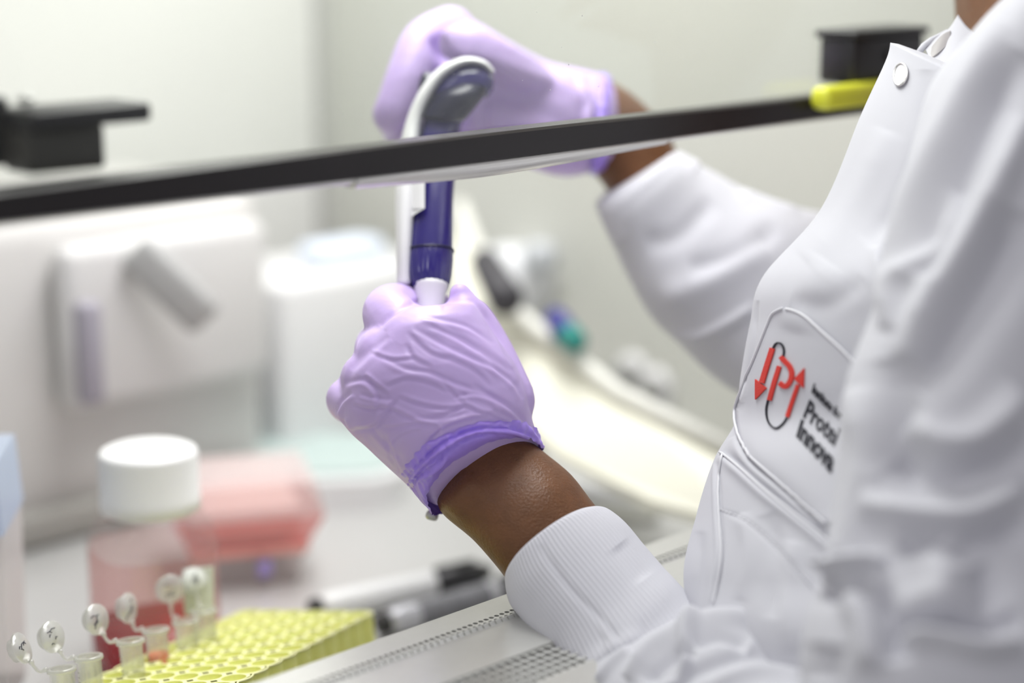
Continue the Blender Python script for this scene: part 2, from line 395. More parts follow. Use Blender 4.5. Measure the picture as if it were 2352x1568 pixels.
# handles of the sash
def handle(name, label, build, loc):
    t = thing(name, label, 'handle', loc); build(t); return t
def left_handle(t):
    d = .645
    c = at(125, 337, d); obj('grip_block', boxm(c, .030, .018, .0155, .002), mat('warm_black_plastic', (.05, .046, .042), .45), t)
    c = at(172, 262, d); b = boxm(c+u*.0, .047, .024, .0065, .0015); obj('top_plate', b, BLACK, t)
    obj('mount', boxm(at(-20, 300, d)+v*.01-u*.005, .02, .03, .024, .002), BLACK, t)
    obj('screw', lathe([(0.0008, .0), (.0028, 0), (.0028, .0022), (.0008, .0026)], at(60, 250, d)+ZA*.002, ZA, 16), STEEL, t)
lh = handle('sash_handle', 'black sash handle at the upper left edge of the glass', left_handle, at(100, 330, .645))
def right_handle(t):
    d = .95
    c = at(2003, 130, d); obj('grip_block', boxm(c, .062, .022, .0235, .003), BLACK, t)
    obj('top_plate', boxm(c+ZA*.0125, .064, .026, .004, .0015), BLACK, t)
    obj('highlight_rib', boxm(c-v*.012+u*.004+ZA*.001, .014, .002, .006, .0008), mat('grey_rib', (.09, .09, .09), .3), t)
handle('sash_handle', 'black sash clamp above the yellow strip beside the coat collar', right_handle, at(2003, 130, .95))
yb = obj('yellow_strip', boxm(at(1990, 214, .93), .080, .012, .0115, .004), mat('yellow_plastic', (.72, .74, .05), .4))
tag(yb, 'bright yellow plastic strip on the sash edge beneath the black clamp', 'strip')

# ------------------------------------------------------------------ deep background inside the cabinet
def boxat(x, y, z, sx, sy, sz, rot=None, bev=.006, up=0):
    g = ground(x, y, z); return boxm(g+ZA*(sz/2+up), sx, sy, sz, bev, rot=rot)
t = thing('benchtop_instrument', 'pale grey benchtop instrument blurred at the back left', 'instrument', cab(.03, .5, WS))
obj('housing', boxm(cab(.0, .50, WS+.10), .38, .16, .20, .02), mat('pale_grey_casing', (.66, .645, .635), .5), t)
obj('lid', boxm(cab(.10, .408, WS+.13), .15, .02, .10, .009), mat('casing_white', (.70, .69, .69), .5), t)
dg_ = (RT*.70-ZA*.72).normalized(); obj('dark_slot', boxm(at(392, 655, 1.12), .062, .012, .026, .0058, ax=dg_, ay=Vector((0, 1, 0)), az=dg_.cross(Vector((0, 1, 0)))), mat('mid_grey_panel', (.44, .44, .44), .5), t)
obj('side_panel', boxm(at(205, 810, 1.085), .016, .012, .062, .005), mat('lilac_grey_panel', (.36, .34, .40), .5), t)
obj('foot_rail', boxm(cab(.0, .412, WS+.012), .36, .02, .022, .006), mat('foot_grey', (.33, .32, .30), .5), t)
t = thing('white_carton', 'bright white carton of wipes standing behind the gloved hand', 'carton', cab(.275, .47, WS))
obj('carton_body', boxm(cab(.275, .47, WS+.065), .15, .10, .13, .006), WHITE, t)
obj('wipe_sheet', boxm(cab(.285, .46, WS+.138), .06, .03, .016, .006), mat('bluish_tissue', (.76, .83, .95), .7), t)
# tray
t = thing('shallow_tray', 'shallow white tray with a pale teal liner behind the bottle', 'tray', ground(400, 1120, WS))
c = ground(330, 1135, WS); rt = math.radians(8)
def rrect(c, sx, sy, r, rot, z0, z1, seg=8):
    pts = []
    for cx, cy, a0 in ((sx/2-r, sy/2-r, 0), (-sx/2+r, sy/2-r, 90), (-sx/2+r, -sy/2+r, 180), (sx/2-r, -sy/2+r, 270)):
        for k in range(seg+1):
            w = math.radians(a0+90*k/seg); pts.append((cx+r*math.cos(w), cy+r*math.sin(w)))
    ca, sa = math.cos(rot), math.sin(rot); Q = [Vector((c[0]+x*ca-y*sa, c[1]+x*sa+y*ca, 0)) for x, y in pts]; m = len(Q)
    vs = [q+ZA*z0 for q in Q]+[q+ZA*z1 for q in Q]
    return vs, [tuple(range(m))[::-1], tuple(range(m, 2*m))]+[(k, (k+1) % m, m+(k+1) % m, m+k) for k in range(m)]
obj('tray_body', rrect(c, .34, .11, .03, rt, WS+.0, WS+.020), WHITE, t, smooth=False)
obj('liner', rrect(c+Vector((-.0, .005, 0)), .325, .093, .025, rt, WS+.020, WS+.0225), mat('teal_liner', (.52, .62, .60), .5), t, smooth=False)
tag(obj('cream_cap', lathe([(.012, 0), (.014, .004), (.013, .02), (.010, .024), (.002, .025)], ground(592, 1010, WS), seg=24), mat('cream_plastic', (.83, .80, .68), .5)), 'small cream plastic cap lying behind the shallow tray', 'disc')  # loose cap moulded in cream plastic
tag(obj('olive_lump', lathe([(.004, 0), (.02, .003), (.022, .014), (.012, .022), (.002, .023)], ground(500, 975, WS), seg=24), mat('olive_foam', (.30, .29, .22), .8)), 'olive grey lump of foam left of the small cream cap', 'foam')

# cream board leaning along the side wall
def slab(pts, th, nrm):
    nrm = Vector(nrm).normalized(); vs = list(pts)+[p-nrm*th for p in pts]; m = len(pts)
    return vs, [tuple(range(m)), tuple(range(m, 2*m))[::-1]]+[(k, m+k, m+(k+1) % m, (k+1) % m) for k in range(m)]
t = thing('cream_trough', 'long cream trough slanting down behind the forearm', 'trough', ground(1650, 1180, WS))
q = [at(1050, 470, 1.30), at(1090, 560, 1.28), at(1190, 720, 1.20), at(1420, 900, 1.13), at(1760, 1075, 1.05), at(1720, 1210, 1.02), at(1500, 1150, 1.06), at(1280, 1040, 1.12), at(1130, 900, 1.18), at(1040, 700, 1.25)]
obj('channel', slab(q, .012, (0, -.7, .7)), mat('cream_enamel', (.90, .89, .76), .45), t, smooth=False)
obj('rim', tube([at(1055, 470, 1.295), at(1090, 560, 1.275), at(1190, 720, 1.195), at(1420, 900, 1.125), at(1760, 1073, 1.045)], .005, 10), mat('pale_rim', (.84, .84, .78), .4), t)
t = thing('lab_bottle', 'white capped plastic bottle blurred above the dark oval stopper', 'bottle', at(1150, 600, 1.28))
obj('bottle_body', lathe([(.001, 0), (.022, .001), (.024, .01), (.024, .055), (.014, .066), (.010, .068), (.010, .075), (.001, .076)], at(1130, 640, 1.3), (u-ZA*.15), 28), mat('milky_plastic', (.82, .83, .86), .4), t)
obj('cap', lathe([(.001, 0), (.011, 0), (.011, .014), (.001, .015)], at(1225, 590, 1.28), (u-ZA*.15), 24), mat('grey_cap', (.55, .57, .6), .5), t)
def capsule3(a, b, r0, r1, seg=20): 
    a, b = Vector(a), Vector(b); t = (b-a).normalized()
    return tube([a-t*r0*.6, a-t*r0*.4, a, b, b+t*r1*.4, b+t*r1*.6], [r0*.4, r0*.8, r0, r1, r1*.8, r1*.4], seg)
t = obj('stopper', capsule3(at(1112, 600, 1.2), at(1163, 688, 1.16), .0095, .0115), mat('charcoal_rubber', (.045, .042, .05), .5))
tag(t, 'dark charcoal oval stopper lying right of the blue pipette', 'stopper')
t = thing('marker_pen', 'indigo and teal marker end lying on the cream trough', 'marker', at(1300, 770, 1.15))
obj('indigo_end', capsule3(at(1275, 730, 1.16), at(1300, 765, 1.15), .0075, .0085), mat('indigo_paint', (.03, .03, .22), .4), t)
obj('teal_end', capsule3(at(1303, 768, 1.15), at(1325, 785, 1.14), .0085, .007), mat('teal_paint', (.0, .22, .19), .4), t)
def onwall(x, y):
    r = ray(x, y); return CAM+r*((.382-(CAM-S0).dot(u))/r.dot(u))
for k, (x, y, lb) in enumerate(((1458, 856, 'grey service tap knob on the wall, left one of the pair'), (1512, 890, 'grey service tap knob on the wall, nearer the coat sleeve'))):
    t = thing('tap_knob', lb, 'knob', onwall(x, y), 'service tap knobs')
    obj('knob_body', lathe([(.001, 0), (.008, .001), (.009, .005), (.008, .018), (.001, .019)], onwall(x, y), -u, 24), mat('knob_grey', (.30, .30, .29), .4), t)
    obj('knob_flange', lathe([(.001, 0), (.014, .001), (.014, .003), (.001, .004)], onwall(x, y), -u, 24), WHITE, t)
tag(obj('folded_pad', boxat(1330, 1120, WS, .12, .05, .012, rot=math.radians(-20), bev=.005), mat('pad_white', (.80, .81, .83), .7)), 'folded white absorbent pad on the steel surface behind the wrist', 'pad')
tag(obj('foil_scrap', boxat(1420, 1190, WS, .05, .02, .006, rot=math.radians(-10), bev=.002), mat('pad_grey', (.40, .40, .37), .5)), 'small grey scrap on the steel surface behind the wrist', 'scrap')

# ------------------------------------------------------------------ bottle of red medium
BC = Vector((at(352, 1300, .935).x, at(352, 1300, .935).y, WS)); BS = 1.09
bt = thing('media_bottle', 'clear square bottle of red medium with a white screw cap', 'bottle', BC)
prof = [(r*BS, z*BS) for r, z in [(.001, 0), (.024, 0), (.027, .002), (.0282, .006), (.0282, .062), (.0270, .069), (.0235, .0755), (.0192, .080), (.0185, .083), (.0185, .088)]]
inner = [(r-.0012 if r > .002 else r, z+.0012) for r, z in prof]
def squarish(prof, c, rot):
    vs, fs = [], []; seg = 64
    for r, z in prof:
        e = 3.2 if z < .066 else max(2.0, 3.2-(z-.066)/.014*1.2)
        for k in range(seg):
            w = 2*math.pi*k/seg; ct, st = math.cos(w), math.sin(w); q = (abs(ct)**e+abs(st)**e)**(-1/e)
            vs.append(Vector(c)+Vector((r*q*math.cos(w+rot), r*q*math.sin(w+rot), z)))
    for i in range(len(prof)-1):
        for k in range(seg): k2 = (k+1) % seg; fs.append((i*seg+k, i*seg+k2, (i+1)*seg+k2, (i+1)*seg+k))
    return vs, fs
brot = math.radians(28)
obj('glass_body', squarish(prof, BC, brot), clear('bottle_clear', (.96, .95, .95), .03, .05, .02, (.93, .91, .91)), bt)
lq = [(r*BS, z*BS) for r, z in [(.001, .002), (.0262, .002), (.0270, .006), (.0270, .0215), (.001, .0215)]]
obj('red_medium', squarish(lq, BC, brot), mat('red_liquid', (.38, .0006, .010), .15), bt)
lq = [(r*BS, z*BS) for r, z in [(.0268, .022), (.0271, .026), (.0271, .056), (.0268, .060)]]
obj('tub_refraction_film', squarish(lq, BC, brot), clear('pink_film', (.98, .84, .83), .02, .1, .16, (.96, .66, .64)), bt)  # added film: pink of the tub refracted through the bottle, put into colour
cp = []
for k, (r, z) in enumerate([(.001, .1055), (.0195, .1055), (.0215, .1045), (.0222, .103), (.0222, .0845), (.0226, .0840), (.0228, .0780), (.0222, .0775), (.001, .0775)]): cp.append((r*BS, z*BS))
vs, fs = lathe(cp, BC, ZA, 144)
for i, p in enumerate(vs):
    k = i % 144; row = i//144
    if row in (3, 4): d = (p-BC); d.z = 0; vs[i] = p+d.normalized()*(.00022 if k % 2 else -.00022)
obj('screw_cap', (vs, fs), mat('cap_white', (.88, .88, .88), .4), bt)
cz = BC+ZA*(.1057*BS)
obj('cap_mark', join(*[slab([cz+u*x0+v*y0, cz+u*x1+v*y0, cz+u*x1+v*y1, cz+u*x0+v*y1], .0003, ZA) for x0, y0, x1, y1 in ((-.004, .004, .006, .006), (-.002, .000, .008, .0016))]), mat('violet_ink', (.38, .30, .68), .5), bt, smooth=False)
for zz in (.0845, .0868): pass
obj('neck_thread', join(*[lathe([(.0188*BS, zz*BS), (.0196*BS, zz*BS+.0006), (.0188*BS, zz*BS+.0012)], BC, ZA, 40, close=False) for zz in (.0775, .0805)]), clear('bottle_clear', (0, 0, 0)), bt)
tag2 = obj('paper_label', (lambda c: slab([at(420, 1308, .898), at(490, 1300, .905), at(492, 1410, .905), at(424, 1414, .898)], .0005, (0, -1, 0)))(0), mat('label_paper', (.66, .68, .63), .6), bt, smooth=False)

# pink lidded tub behind
t = thing('lidded_tub', 'translucent tub with a pink flared lid behind the red bottle', 'tub', ground(560, 1440, WS))
TC = ground(545, 1445, WS); d0 = 1.0
pk = clear('pink_clear', (.97, .70, .69), .06, .15, .42, (.95, .62, .60)); wh = clear('milky_clear', (.95, .93, .93), .06, .15, .55, (.93, .89, .89))
def frustum(c, w0, l0, w1, l1, z0, z1, rot):
    ca, sa = math.cos(rot), math.sin(rot); vs = []
    for w, l, z in ((w0, l0, z0), (w1, l1, z1)):
        for a_, b_ in ((-1, -1), (1, -1), (1, 1), (-1, 1)): x, y = a_*w/2, b_*l/2; vs.append(Vector((c[0]+x*ca-y*sa, c[1]+x*sa+y*ca, z)))
    return vs, [(3, 2, 1, 0), (4, 5, 6, 7), (0, 1, 5, 4), (1, 2, 6, 5), (2, 3, 7, 6), (3, 0, 4, 7)]
rr = math.radians(15); TC = at(565, 1400, 1.09); TC.z = 0
obj('tub_body', frustum(TC, .054, .05, .062, .056, WS, WS+.020, rr), wh, t, smooth=False)
obj('pink_lid', frustum(TC, .062, .056, .084, .074, WS+.020, WS+.042, rr), pk, t, smooth=False)
obj('pink_rim', frustum(TC, .063, .057, .068, .062, WS+.018, WS+.0235, rr), mat('pink_band', (.95, .46, .41), .5), t, smooth=False)
obj('clear_cover', frustum(TC, .084, .074, .076, .066, WS+.042, WS+.060, rr), wh, t, smooth=False)
obj('pink_insert', frustum(TC, .052, .046, .060, .052, WS+.027, WS+.044, rr), mat('pink_insert', (.97, .60, .56), .6), t, smooth=False)
obj('ink_mark', boxm(Vector((TC.x+.016, TC.y-.030, WS+.012)), .009, .002, .009, .001), mat('violet_ink', (0, 0, 0)), t)

# left translucent box
t = thing('tip_box', 'translucent bluish tip box cut by the left picture edge', 'box', at(-20, 1560, .80))
bc_ = at(-35, 1300, .90); bc_ = Vector((bc_.x-.005, bc_.y, 0))
obj('box_body', frustum(bc_, .034, .05, .038, .055, WS, .0, math.radians(5)), wh, t, smooth=False)
obj('blue_cover', frustum(bc_, .040, .056, .036, .052, .0, .034, math.radians(5)), clear('blue_clear', (.80, .88, 1.0), .08, .2, .55, (.80, .86, .97)), t, smooth=False)
obj('latch', lathe([(.001, 0), (.007, 0), (.007, .004), (.001, .005)], Vector((bc_.x+.012, bc_.y-.028, -.001)), (0, -1, 0), 20), wh, t)

# ------------------------------------------------------------------ marker pens
def pen(label, a, b, r, barrel, band):
    a, b = Vector(a), Vector(b); ax = (b-a).normalized(); L = (b-a).length
    t = thing('marker_pen', label, 'pen', a, 'marker pens')
    obj('end_plug', lathe([(.001, 0), (r*.72, .0004), (r*.78, .004), (r*.78, .007), (.001, .007)], a, ax, 28), BLACK, t)
    obj('barrel', lathe([(r*.8, .006), (r*.95, .009), (r, .015), (r, L*.66), (r*.9, L*.665)], a, ax, 32), barrel, t)
    obj('cap', lathe([(r*.9, L*.66), (r*1.02, L*.665), (r*1.0, L*.8), (r*.8, L*.93), (r*.5, L*.985), (.001, L)], a, ax, 32), BLACK, t)
    up = (ZA-ax*ax.z).normalized()
    obj('pocket_clip', boxm(a+ax*(L*.79)+up*(r*1.12), L*.22, .0035, .0016, .0006, ax=ax, ay=up.cross(ax), az=up), BLACK, t)
    if band: obj('printed_band', lathe([(r*1.01, L*.2), (r*1.01, L*.6)], a, ax, 32, close=False), band, t)
    return t
pr = .0074
g1, g2 = ground(712, 1400, WS+pr), ground(1130, 1310, WS+pr)
pen('white marker pen with black cap, farther one', g1, g2, pr, WHITE, None)
g1, g2 = ground(868, 1436, WS+pr), ground(1270, 1325, WS+pr)
pen('grey printed marker pen lying closer to the steel ledge', g1, g2, pr, mat('silver_grey_barrel', (.50, .50, .54), .3, metal=.2), mat('grey_print', (.20, .20, .22), .5, var=.8, vscale=220))

# ------------------------------------------------------------------ yellow tube rack
A_ = at(843, 1412, .90); B_ = at(560, 1403, .935); T_ = at(190, 1572, .815)
e1 = (T_-B_).normalized(); e2 = (A_-B_); w2 = (e2-e1*e2.dot(e1)).length; e2 = (e2-e1*e2.dot(e1)).normalized(); e3 = e1.cross(e2); e3 = e3 if e3.z > 0 else -e3
ncx = 6; pitch = w2/ncx; ncl = 16; RL = ncl*pitch; RH = .036
YEL = mat('yellow_rack_plastic', (.87, .89, .26), .45, sss=.2, spec=.4); YEL2 = mat('pale_yellow_rim', (.90, .90, .46), .5)
rack = thing('tube_rack', 'bright yellow tube rack with rows of round wells', 'rack', B_-e3*RH)
vs, fs = [], []; vs2, fs2 = [], []; S8 = 16
def rp(i, j, k=0): return B_+e1*(i*pitch)+e2*(j*pitch)+e3*k
for i in range(ncl):
    for j in range(ncx):
        c = rp(i+.5, j+.5); o = len(vs)
        for k in range(S8):
            w = 2*math.pi*(k+.5)/S8; ct, st = math.cos(w), math.sin(w); q = .5/max(abs(ct), abs(st)); vs.append(c+(e1*ct+e2*st)*(q*pitch))
        for k in range(S8):
            w = 2*math.pi*(k+.5)/S8; vs.append(c+(e1*math.cos(w)+e2*math.sin(w))*(pitch*.455)+e3*0)
        for k in range(S8): k2 = (k+1) % S8; fs.append((o+k, o+k2, o+S8+k2, o+S8+k))
        o = len(vs2)
        for dz, f in ((0, .455), (-.0015, .44), (-.003, .43)):
            for k in range(S8): w = 2*math.pi*(k+.5)/S8; vs2.append(c+(e1*math.cos(w)+e2*math.sin(w))*(pitch*f)+e3*dz)
        for q_ in range(2):
            for k in range(S8): k2 = (k+1) % S8; fs2.append((o+q_*S8+k, o+q_*S8+k2, o+(q_+1)*S8+k2, o+(q_+1)*S8+k))
        fs2.append(tuple(o+2*S8+k for k in range(S8)))
obj('top_grid', (vs, fs), YEL2, rack, smooth=False)
obj('wells', (vs2, fs2), mat('well_yellow', (.88, .90, .34), .45, sss=.2), rack, kind='stuff')
# fluted walls
loop = []
def flute(p0, d, nrm, cnt):
    for i in range(cnt):
        for k in range(8):
            w = k/8; loop.append(p0+d*((i+w)*pitch)+nrm*(pitch*.16*math.sin(math.pi*w)))
flute(rp(0, 0), e1, -e2, ncl); flute(rp(ncl, 0), e2, e1, ncx); flute(rp(ncl, ncx), -e1, e2, ncl); flute(rp(0, ncx), -e2, -e1, ncx)
m = len(loop); vs = [p-e3*.0006 for p in loop]+[p-e3*RH for p in loop]
obj('fluted_wall', (vs, [(k, (k+1) % m, m+(k+1) % m, m+k) for k in range(m)]), YEL, rack)
obj('rim_line', tube(loop[::2]+[loop[0]], .0005, 6, cap=False), YEL2, rack)

# ------------------------------------------------------------------ open microtubes
TB = clear('tube_plastic', (.96, .96, .95), .10, .08, .16, (.93, .93, .92)); TBR = clear('tube_rim', (.95, .95, .94), .16, .1, .34, (.95, .95, .94)); INK = mat('black_ink', (.03, .03, .05), .6)
def microtube(rx, ry, d, lx, ly, label, liquid=None, wrm=.0062, lid_t=(0, 0), lr=None, lidmat=None):
    c = at(rx, ry, d); ax = -e3
    t = thing('microtube', label, 'tube', c, 'open microtubes in the yellow rack')
    r = wrm*.86
    body = lathe([(wrm, 0), (wrm, .0014), (r, .0018), (r*.98, .012), (r*.97, .018), (r*.35, .034), (.0005, .036)], c, ax, 32, close=False)
    inn = lathe([(r*.88, .0), (r*.86, .018), (r*.3, .033)], c, ax, 32, close=False)
    obj('tube_body', join(body, inn), TB, t)
    ring = lathe([(r*.88, -.0001), (wrm, -.0001), (wrm*1.02, .0008), (wrm, .0016), (r, .0018)], c, ax, 40, close=False); obj('rim', ring, TBR, t)
    # scale marks on the wall
    obj('scale_marks', join(*[ontick(c, ax, r, .006+.0022*k, .5+.0*k) for k in range(5)]), mat('tick_grey', (.45, .45, .45), .6), t)
    lr = lr or wrm*1.12
    lc = at(lx, ly, d+lid_t[1]); hd = (lc-c); side = (c+(lc-c)*.0)
    hp = Vector((hd.x, hd.y, 0)).normalized()
    p0 = c+hp*wrm*.95; dirl = (lc-c)
    ldir = (lc-(c+hp*wrm*1.7-ZA*.0005)).normalized()
    base = lc-ldir*lr*.95
    st = tube(cr([list(p0), list(c+hp*wrm*1.45-ZA*.0012), list((base+c+hp*wrm*1.6)/2-ZA*.0008), list(base)], 14), [.0011]*3+[.0008]*8+[.0012]*3, 8)
    obj('hinge', st, TBR, t)
    # lid plane contains ldir; normal turned by lid_t[0]
    vd = (lc-CAM).normalized(); nn = (vd-ldir*vd.dot(ldir)).normalized(); sd = ldir.cross(nn)
    nn = (nn*math.cos(lid_t[0])+sd*math.sin(lid_t[0])).normalized()
    lid = lathe([(.0005, 0), (lr, 0), (lr, .0012), (lr*.78, .0013), (lr*.74, .0045), (lr*.66, .0047), (lr*.62, .0016), (.0005, .0014)], lc, nn, 36, close=False)
    obj('lid', lid, lidmat or TBR, t)
    sd = ldir.cross(nn); marks = []
    rg = random.Random(int(rx))
    for k in range(5):
        a0 = lc-nn*.0003+ldir*rg.uniform(-.5, .5)*lr+sd*rg.uniform(-.5, .3)*lr; a1 = a0+ldir*rg.uniform(-.3, .3)*lr+sd*rg.uniform(.15, .5)*lr
        marks.append(tube([a0, (a0+a1)/2+ldir*lr*.08, a1], .00022, 5))
    obj('ink_writing', join(*marks), INK, t, smooth=False)
    if liquid:
        obj('liquid', lathe([(.0005, .0108), (r*.84, .0108), (r*.84, .018), (r*.28, .032), (.0005, .033)], c, ax, 24), liquid, t)
    return t
def ontick(c, ax, r, z, w):
    a = (-RT).copy(); a = (a-ax*a.dot(ax)).normalized(); b = ax.cross(a); vs = []
    if b.dot(FW) > 0: b = -b
    for k in range(5):
        t_ = .35+.12*k; p = a*math.cos(t_)+b*math.sin(t_); vs += [c+ax*z+p*r*1.01, c+ax*(z+.0004)+p*r*1.01]
    return vs, [(2*k, 2*k+1, 2*k+3, 2*k+2) for k in range(4)]
REDL = mat('orange_red_liquid', (.85, .05, .02), .2)
microtube(141, 1534, .80, 52, 1487, 'open microtube nearest the bottom left corner, lid seen edge-on', lid_t=(1.05, -.004))
microtube(203, 1506, .808, 122, 1462, 'second open microtube from the left with a scribbled oval lid', lid_t=(.75, -.004))
microtube(299, 1469, .825, 224, 1422, 'open microtube standing before the red medium at the bottle edge', lid_t=(.75, -.002))
microtube(357, 1444, .85, 297, 1396, 'open microtube holding orange-red liquid', REDL, lid_t=(1.0, 0))
microtube(425, 1424, .868, 391, 1353, 'open microtube with a round lid facing front, behind the orange-red one', lid_t=(.25, .004))
microtube(468, 1400, .882, 448, 1335, 'rearmost open microtube with a pale square tag', lid_t=(.5, .012), lidmat=mat('label_paper', (0, 0, 0)))
# ------------------------------------------------------------------ pipette
pp = thing('pipette', 'indigo and white hand pipette held upright behind the glass', 'pipette', at(1000, 700, .825))
R_ = [((1012, 215, .866), (1075, 262, .866), .010, .010), ((978, 262, .864), (1062, 285, .864), .0105, .0105), ((962, 330, .860), (1053, 332, .860), .011, .011),
      ((950, 440, .850), (1043, 440, .850), .011, .011), ((940, 520, .843), (1041, 520, .843), .011, .011), ((935, 578, .838), (1041, 578, .838), .011, .011)]
obj('handle_body', ringloft(R_, 50, 48, 2.3, caps=(True, False)), BLUE, pp)
# hooked head
R_ = [((985, 205, .865), (1075, 262, .865), .011, .011), ((1003, 172, .865), (1095, 240, .865), .0115, .0115), ((1040, 146, .865), (1100, 232, .865), .0115, .0115),
      ((1080, 138, .865), (1112, 226, .865), .011, .011), ((1112, 146, .865), (1122, 222, .865), .010, .010), ((1130, 168, .865), (1128, 212, .865), .007, .007)]
obj('finger_hook', ringloft(R_, 40, 40, 2.2, capf=.3), BLUE, pp)
R_ = [((968, 262, .860), (1072, 272, .860), .0115, .010), ((1000, 215, .860), (1110, 225, .860), .0122, .010), ((1045, 190, .862), (1122, 205, .862), .011, .010)]
obj('dark_insert', ringloft(R_, 24, 36, 2.2, capf=.35), NAVY, pp)
obj('plunger_button', lathe([(.001, 0), (.0055, .0006), (.0062, .003), (.0062, .007), (.005, .009), (.001, .009)], at(962, 192, .872), (RT-ZA*.2), 28), NAVY, pp)
# white shell along the left and over the top
R_ = [((911, 648, .832), (946, 648, .832), .007, .008), ((909, 560, .838), (948, 560, .838), .009, .009), ((908, 440, .848), (956, 440, .848), .0105, .010), ((920, 330, .858), (964, 330, .858), .0108, .010),
      ((938, 262, .862), (972, 274, .862), .010, .010), ((965, 205, .863), (993, 224, .863), .0105, .010), ((1002, 160, .864), (1020, 182, .864), .0115, .010), ((1045, 136, .864), (1053, 156, .864), .0118, .010),
      ((1080, 130, .864), (1082, 147, .864), .0115, .010), ((1116, 140, .864), (1108, 152, .864), .010, .009), ((1136, 162, .864), (1126, 168, .864), .006, .006)]
obj('white_shell', ringloft(R_, 90, 32, 2.4, capf=.5), WHITE, pp)
# label on the body
tmp = bpy.data.meshes.new('t'); vv, ff = ringloft([((950-10, 300, .855), (1050, 300, .855), .0117, .011), ((940, 520, .842), (1043, 520, .842), .0117, .011)], 20, 48, 2.3); tmp.from_pydata([tuple(p) for p in vv], [], ff); tmp.update(); tr_ = bvh(tmp)
q = []
for yy in range(330, 480, 10):
    top = 345-(978-0)*0
    for x0, x1 in ((946, 956), (956, 966), (966, 977)): q.append(((x0, yy), (x1, yy), (x1, yy+10), (x0, yy+10)))
q += [((946, 480), (976, 480), (966, 486), (946, 500)), ((946, 330), (977, 330), (977, 322), (960, 324))]
obj('white_label', decal(tr_, q, .0008), mat('label_white', (.85, .85, .85), .4), pp, smooth=False)
# ribbed collar
R_ = [((935, 577, .838), (1042, 577, .838), .0112, .011, (0, -14)), ((932, 600, .836), (1041, 603, .836), .0114, .011, (0, -14)), ((934, 635, .833), (1037, 640, .833), .0108, .010, (0, -14)), ((944, 662, .831), (1029, 668, .831), .009, .009, (0, -12))]
obj('ribbed_collar', ringloft(R_, 30, 96, 2.2, caps=(False, True), capf=.15, mod=lambda t, r: (.012*math.cos(24*t)*min(1, r*5))), BLUE, pp)
obj('collar_groove', tube([Vector(p) for p in ringloft([((934, 577, .838), (1043, 577, .838), .0114, .011, (0, -14)), ((934, 579, .838), (1043, 579, .838), .0114, .011, (0, -14))], 2, 60, 2.2, caps=(False, False))[0][:60]], .0005, 6), NAVY, pp)
R_ = [((948, 650, .829), (1030, 655, .829), .008, .008, (0, -8)), ((955, 690, .826), (1020, 700, .826), .0068, .0068), ((965, 800, .818), (1005, 800, .818), .004, .004), ((975, 980, .805), (990, 980, .805), .0016, .0016)]
obj('tip_cone', ringloft(R_, 30, 40, 2, capf=.5), WHITE, pp)
obj('ejector_tab', capsule3(at(921, 640, .829), at(928, 662, .829), .0016, .0019, 12), NAVY, pp)

# ------------------------------------------------------------------ the person
person = thing('person', 'person in white lab coat and lavender gloves working in the cabinet', 'person', at(2300, 2300, .95))
def ellipsoid(c, rx, ry, rz, rot=0, seg=20, rows=14):
    vs, fs = [], []
    for i in range(rows+1):
        th = math.pi*(.01+.98*i/rows)
        for k in range(seg):
            w = 2*math.pi*k/seg; x, y, z = rx*math.sin(th)*math.cos(w), ry*math.sin(th)*math.sin(w), rz*math.cos(th)
            vs.append(Vector(c)+Vector((x*math.cos(rot)-y*math.sin(rot), x*math.sin(rot)+y*math.cos(rot), z)))
    for i in range(rows):
        for k in range(seg): k2 = (k+1) % seg; fs.append((i*seg+k, (i+1)*seg+k, (i+1)*seg+k2, i*seg+k2))
    fs.append(tuple(range(seg))); fs.append(tuple(rows*seg+k for k in range(seg))[::-1]); return vs, fs
HD = at(2330, -760, .87)
parts = [ringloft([((1000, 1110, .792), (1195, 990, .797), .017, .016), ((1008, 1172, .790), (1244, 1032, .795), .021, .020), ((1085, 1238, .785), (1312, 1088, .79), .0235, .022), ((1130, 1288, .781), (1352, 1140, .787), .024, .022),
                   ((1178, 1350, .777), (1390, 1190, .783), .024, .022), ((1250, 1435, .768), (1450, 1290, .776), .023, .022), ((1340, 1530, .755), (1520, 1400, .765), .023, .022)], 60, 64, 2.15),
         capsule_chain([(1431, 1470, .765, .020), (1545, 1545, .745, .024), (1650, 1640, .725, .025), (1860, 1780, .70, .027), (2080, 1800, .69, .030)]),
         capsule_chain([(2080, 1800, .69, .030), (2300, 1100, .73, .036), (2430, 420, .80, .045), (2480, 250, .83, .05)]),
         capsule_chain([(1120, 1060, .794, .016), (1040, 920, .798, .020), (980, 830, .80, .015)]),
         capsule_chain([(1250, 240, .945, .020), (1370, 270, .945, .020), (1445, 345, .945, .0215), (1500, 430, .943, .0195), (1600, 520, .94, .022), (1900, 700, .94, .03), (2250, 560, .96, .042)]),
         capsule_chain([(2470, 250, .84, .050), (2462, 90, .86, .052), (2452, -120, .87, .054), (2400, -420, .87, .055)]),
         capsule_chain([(2460, 500, .84, .065), (2450, 1300, .81, .065), (2450, 2100, .80, .065)]),
         ellipsoid(HD, .085, .072, .098), ellipsoid(HD+Vector((-.045, 0, -.055)), .045, .050, .050), ellipsoid(HD+Vector((-.09, 0, -.02)), .016, .012, .018),
         ellipsoid(HD+Vector((-.088, 0, -.055)), .010, .022, .010), ellipsoid(HD+Vector((.005, -.073, -.01)), .016, .007, .028), ellipsoid(HD+Vector((.005, .073, -.01)), .016, .007, .028)]
bm_ = remesh(join(*parts), .0028, 8); bm_ = folds(bm_, [([(1030, 1175), (1065, 1130), (1095, 1100)], 34, 2.6, 'r'), ([(1010, 1150), (1060, 1060), (1130, 1010)], 26, -.6, 'r'), ([(1120, 1290), (1200, 1180), (1290, 1110)], 60, 1.0, 'r')])
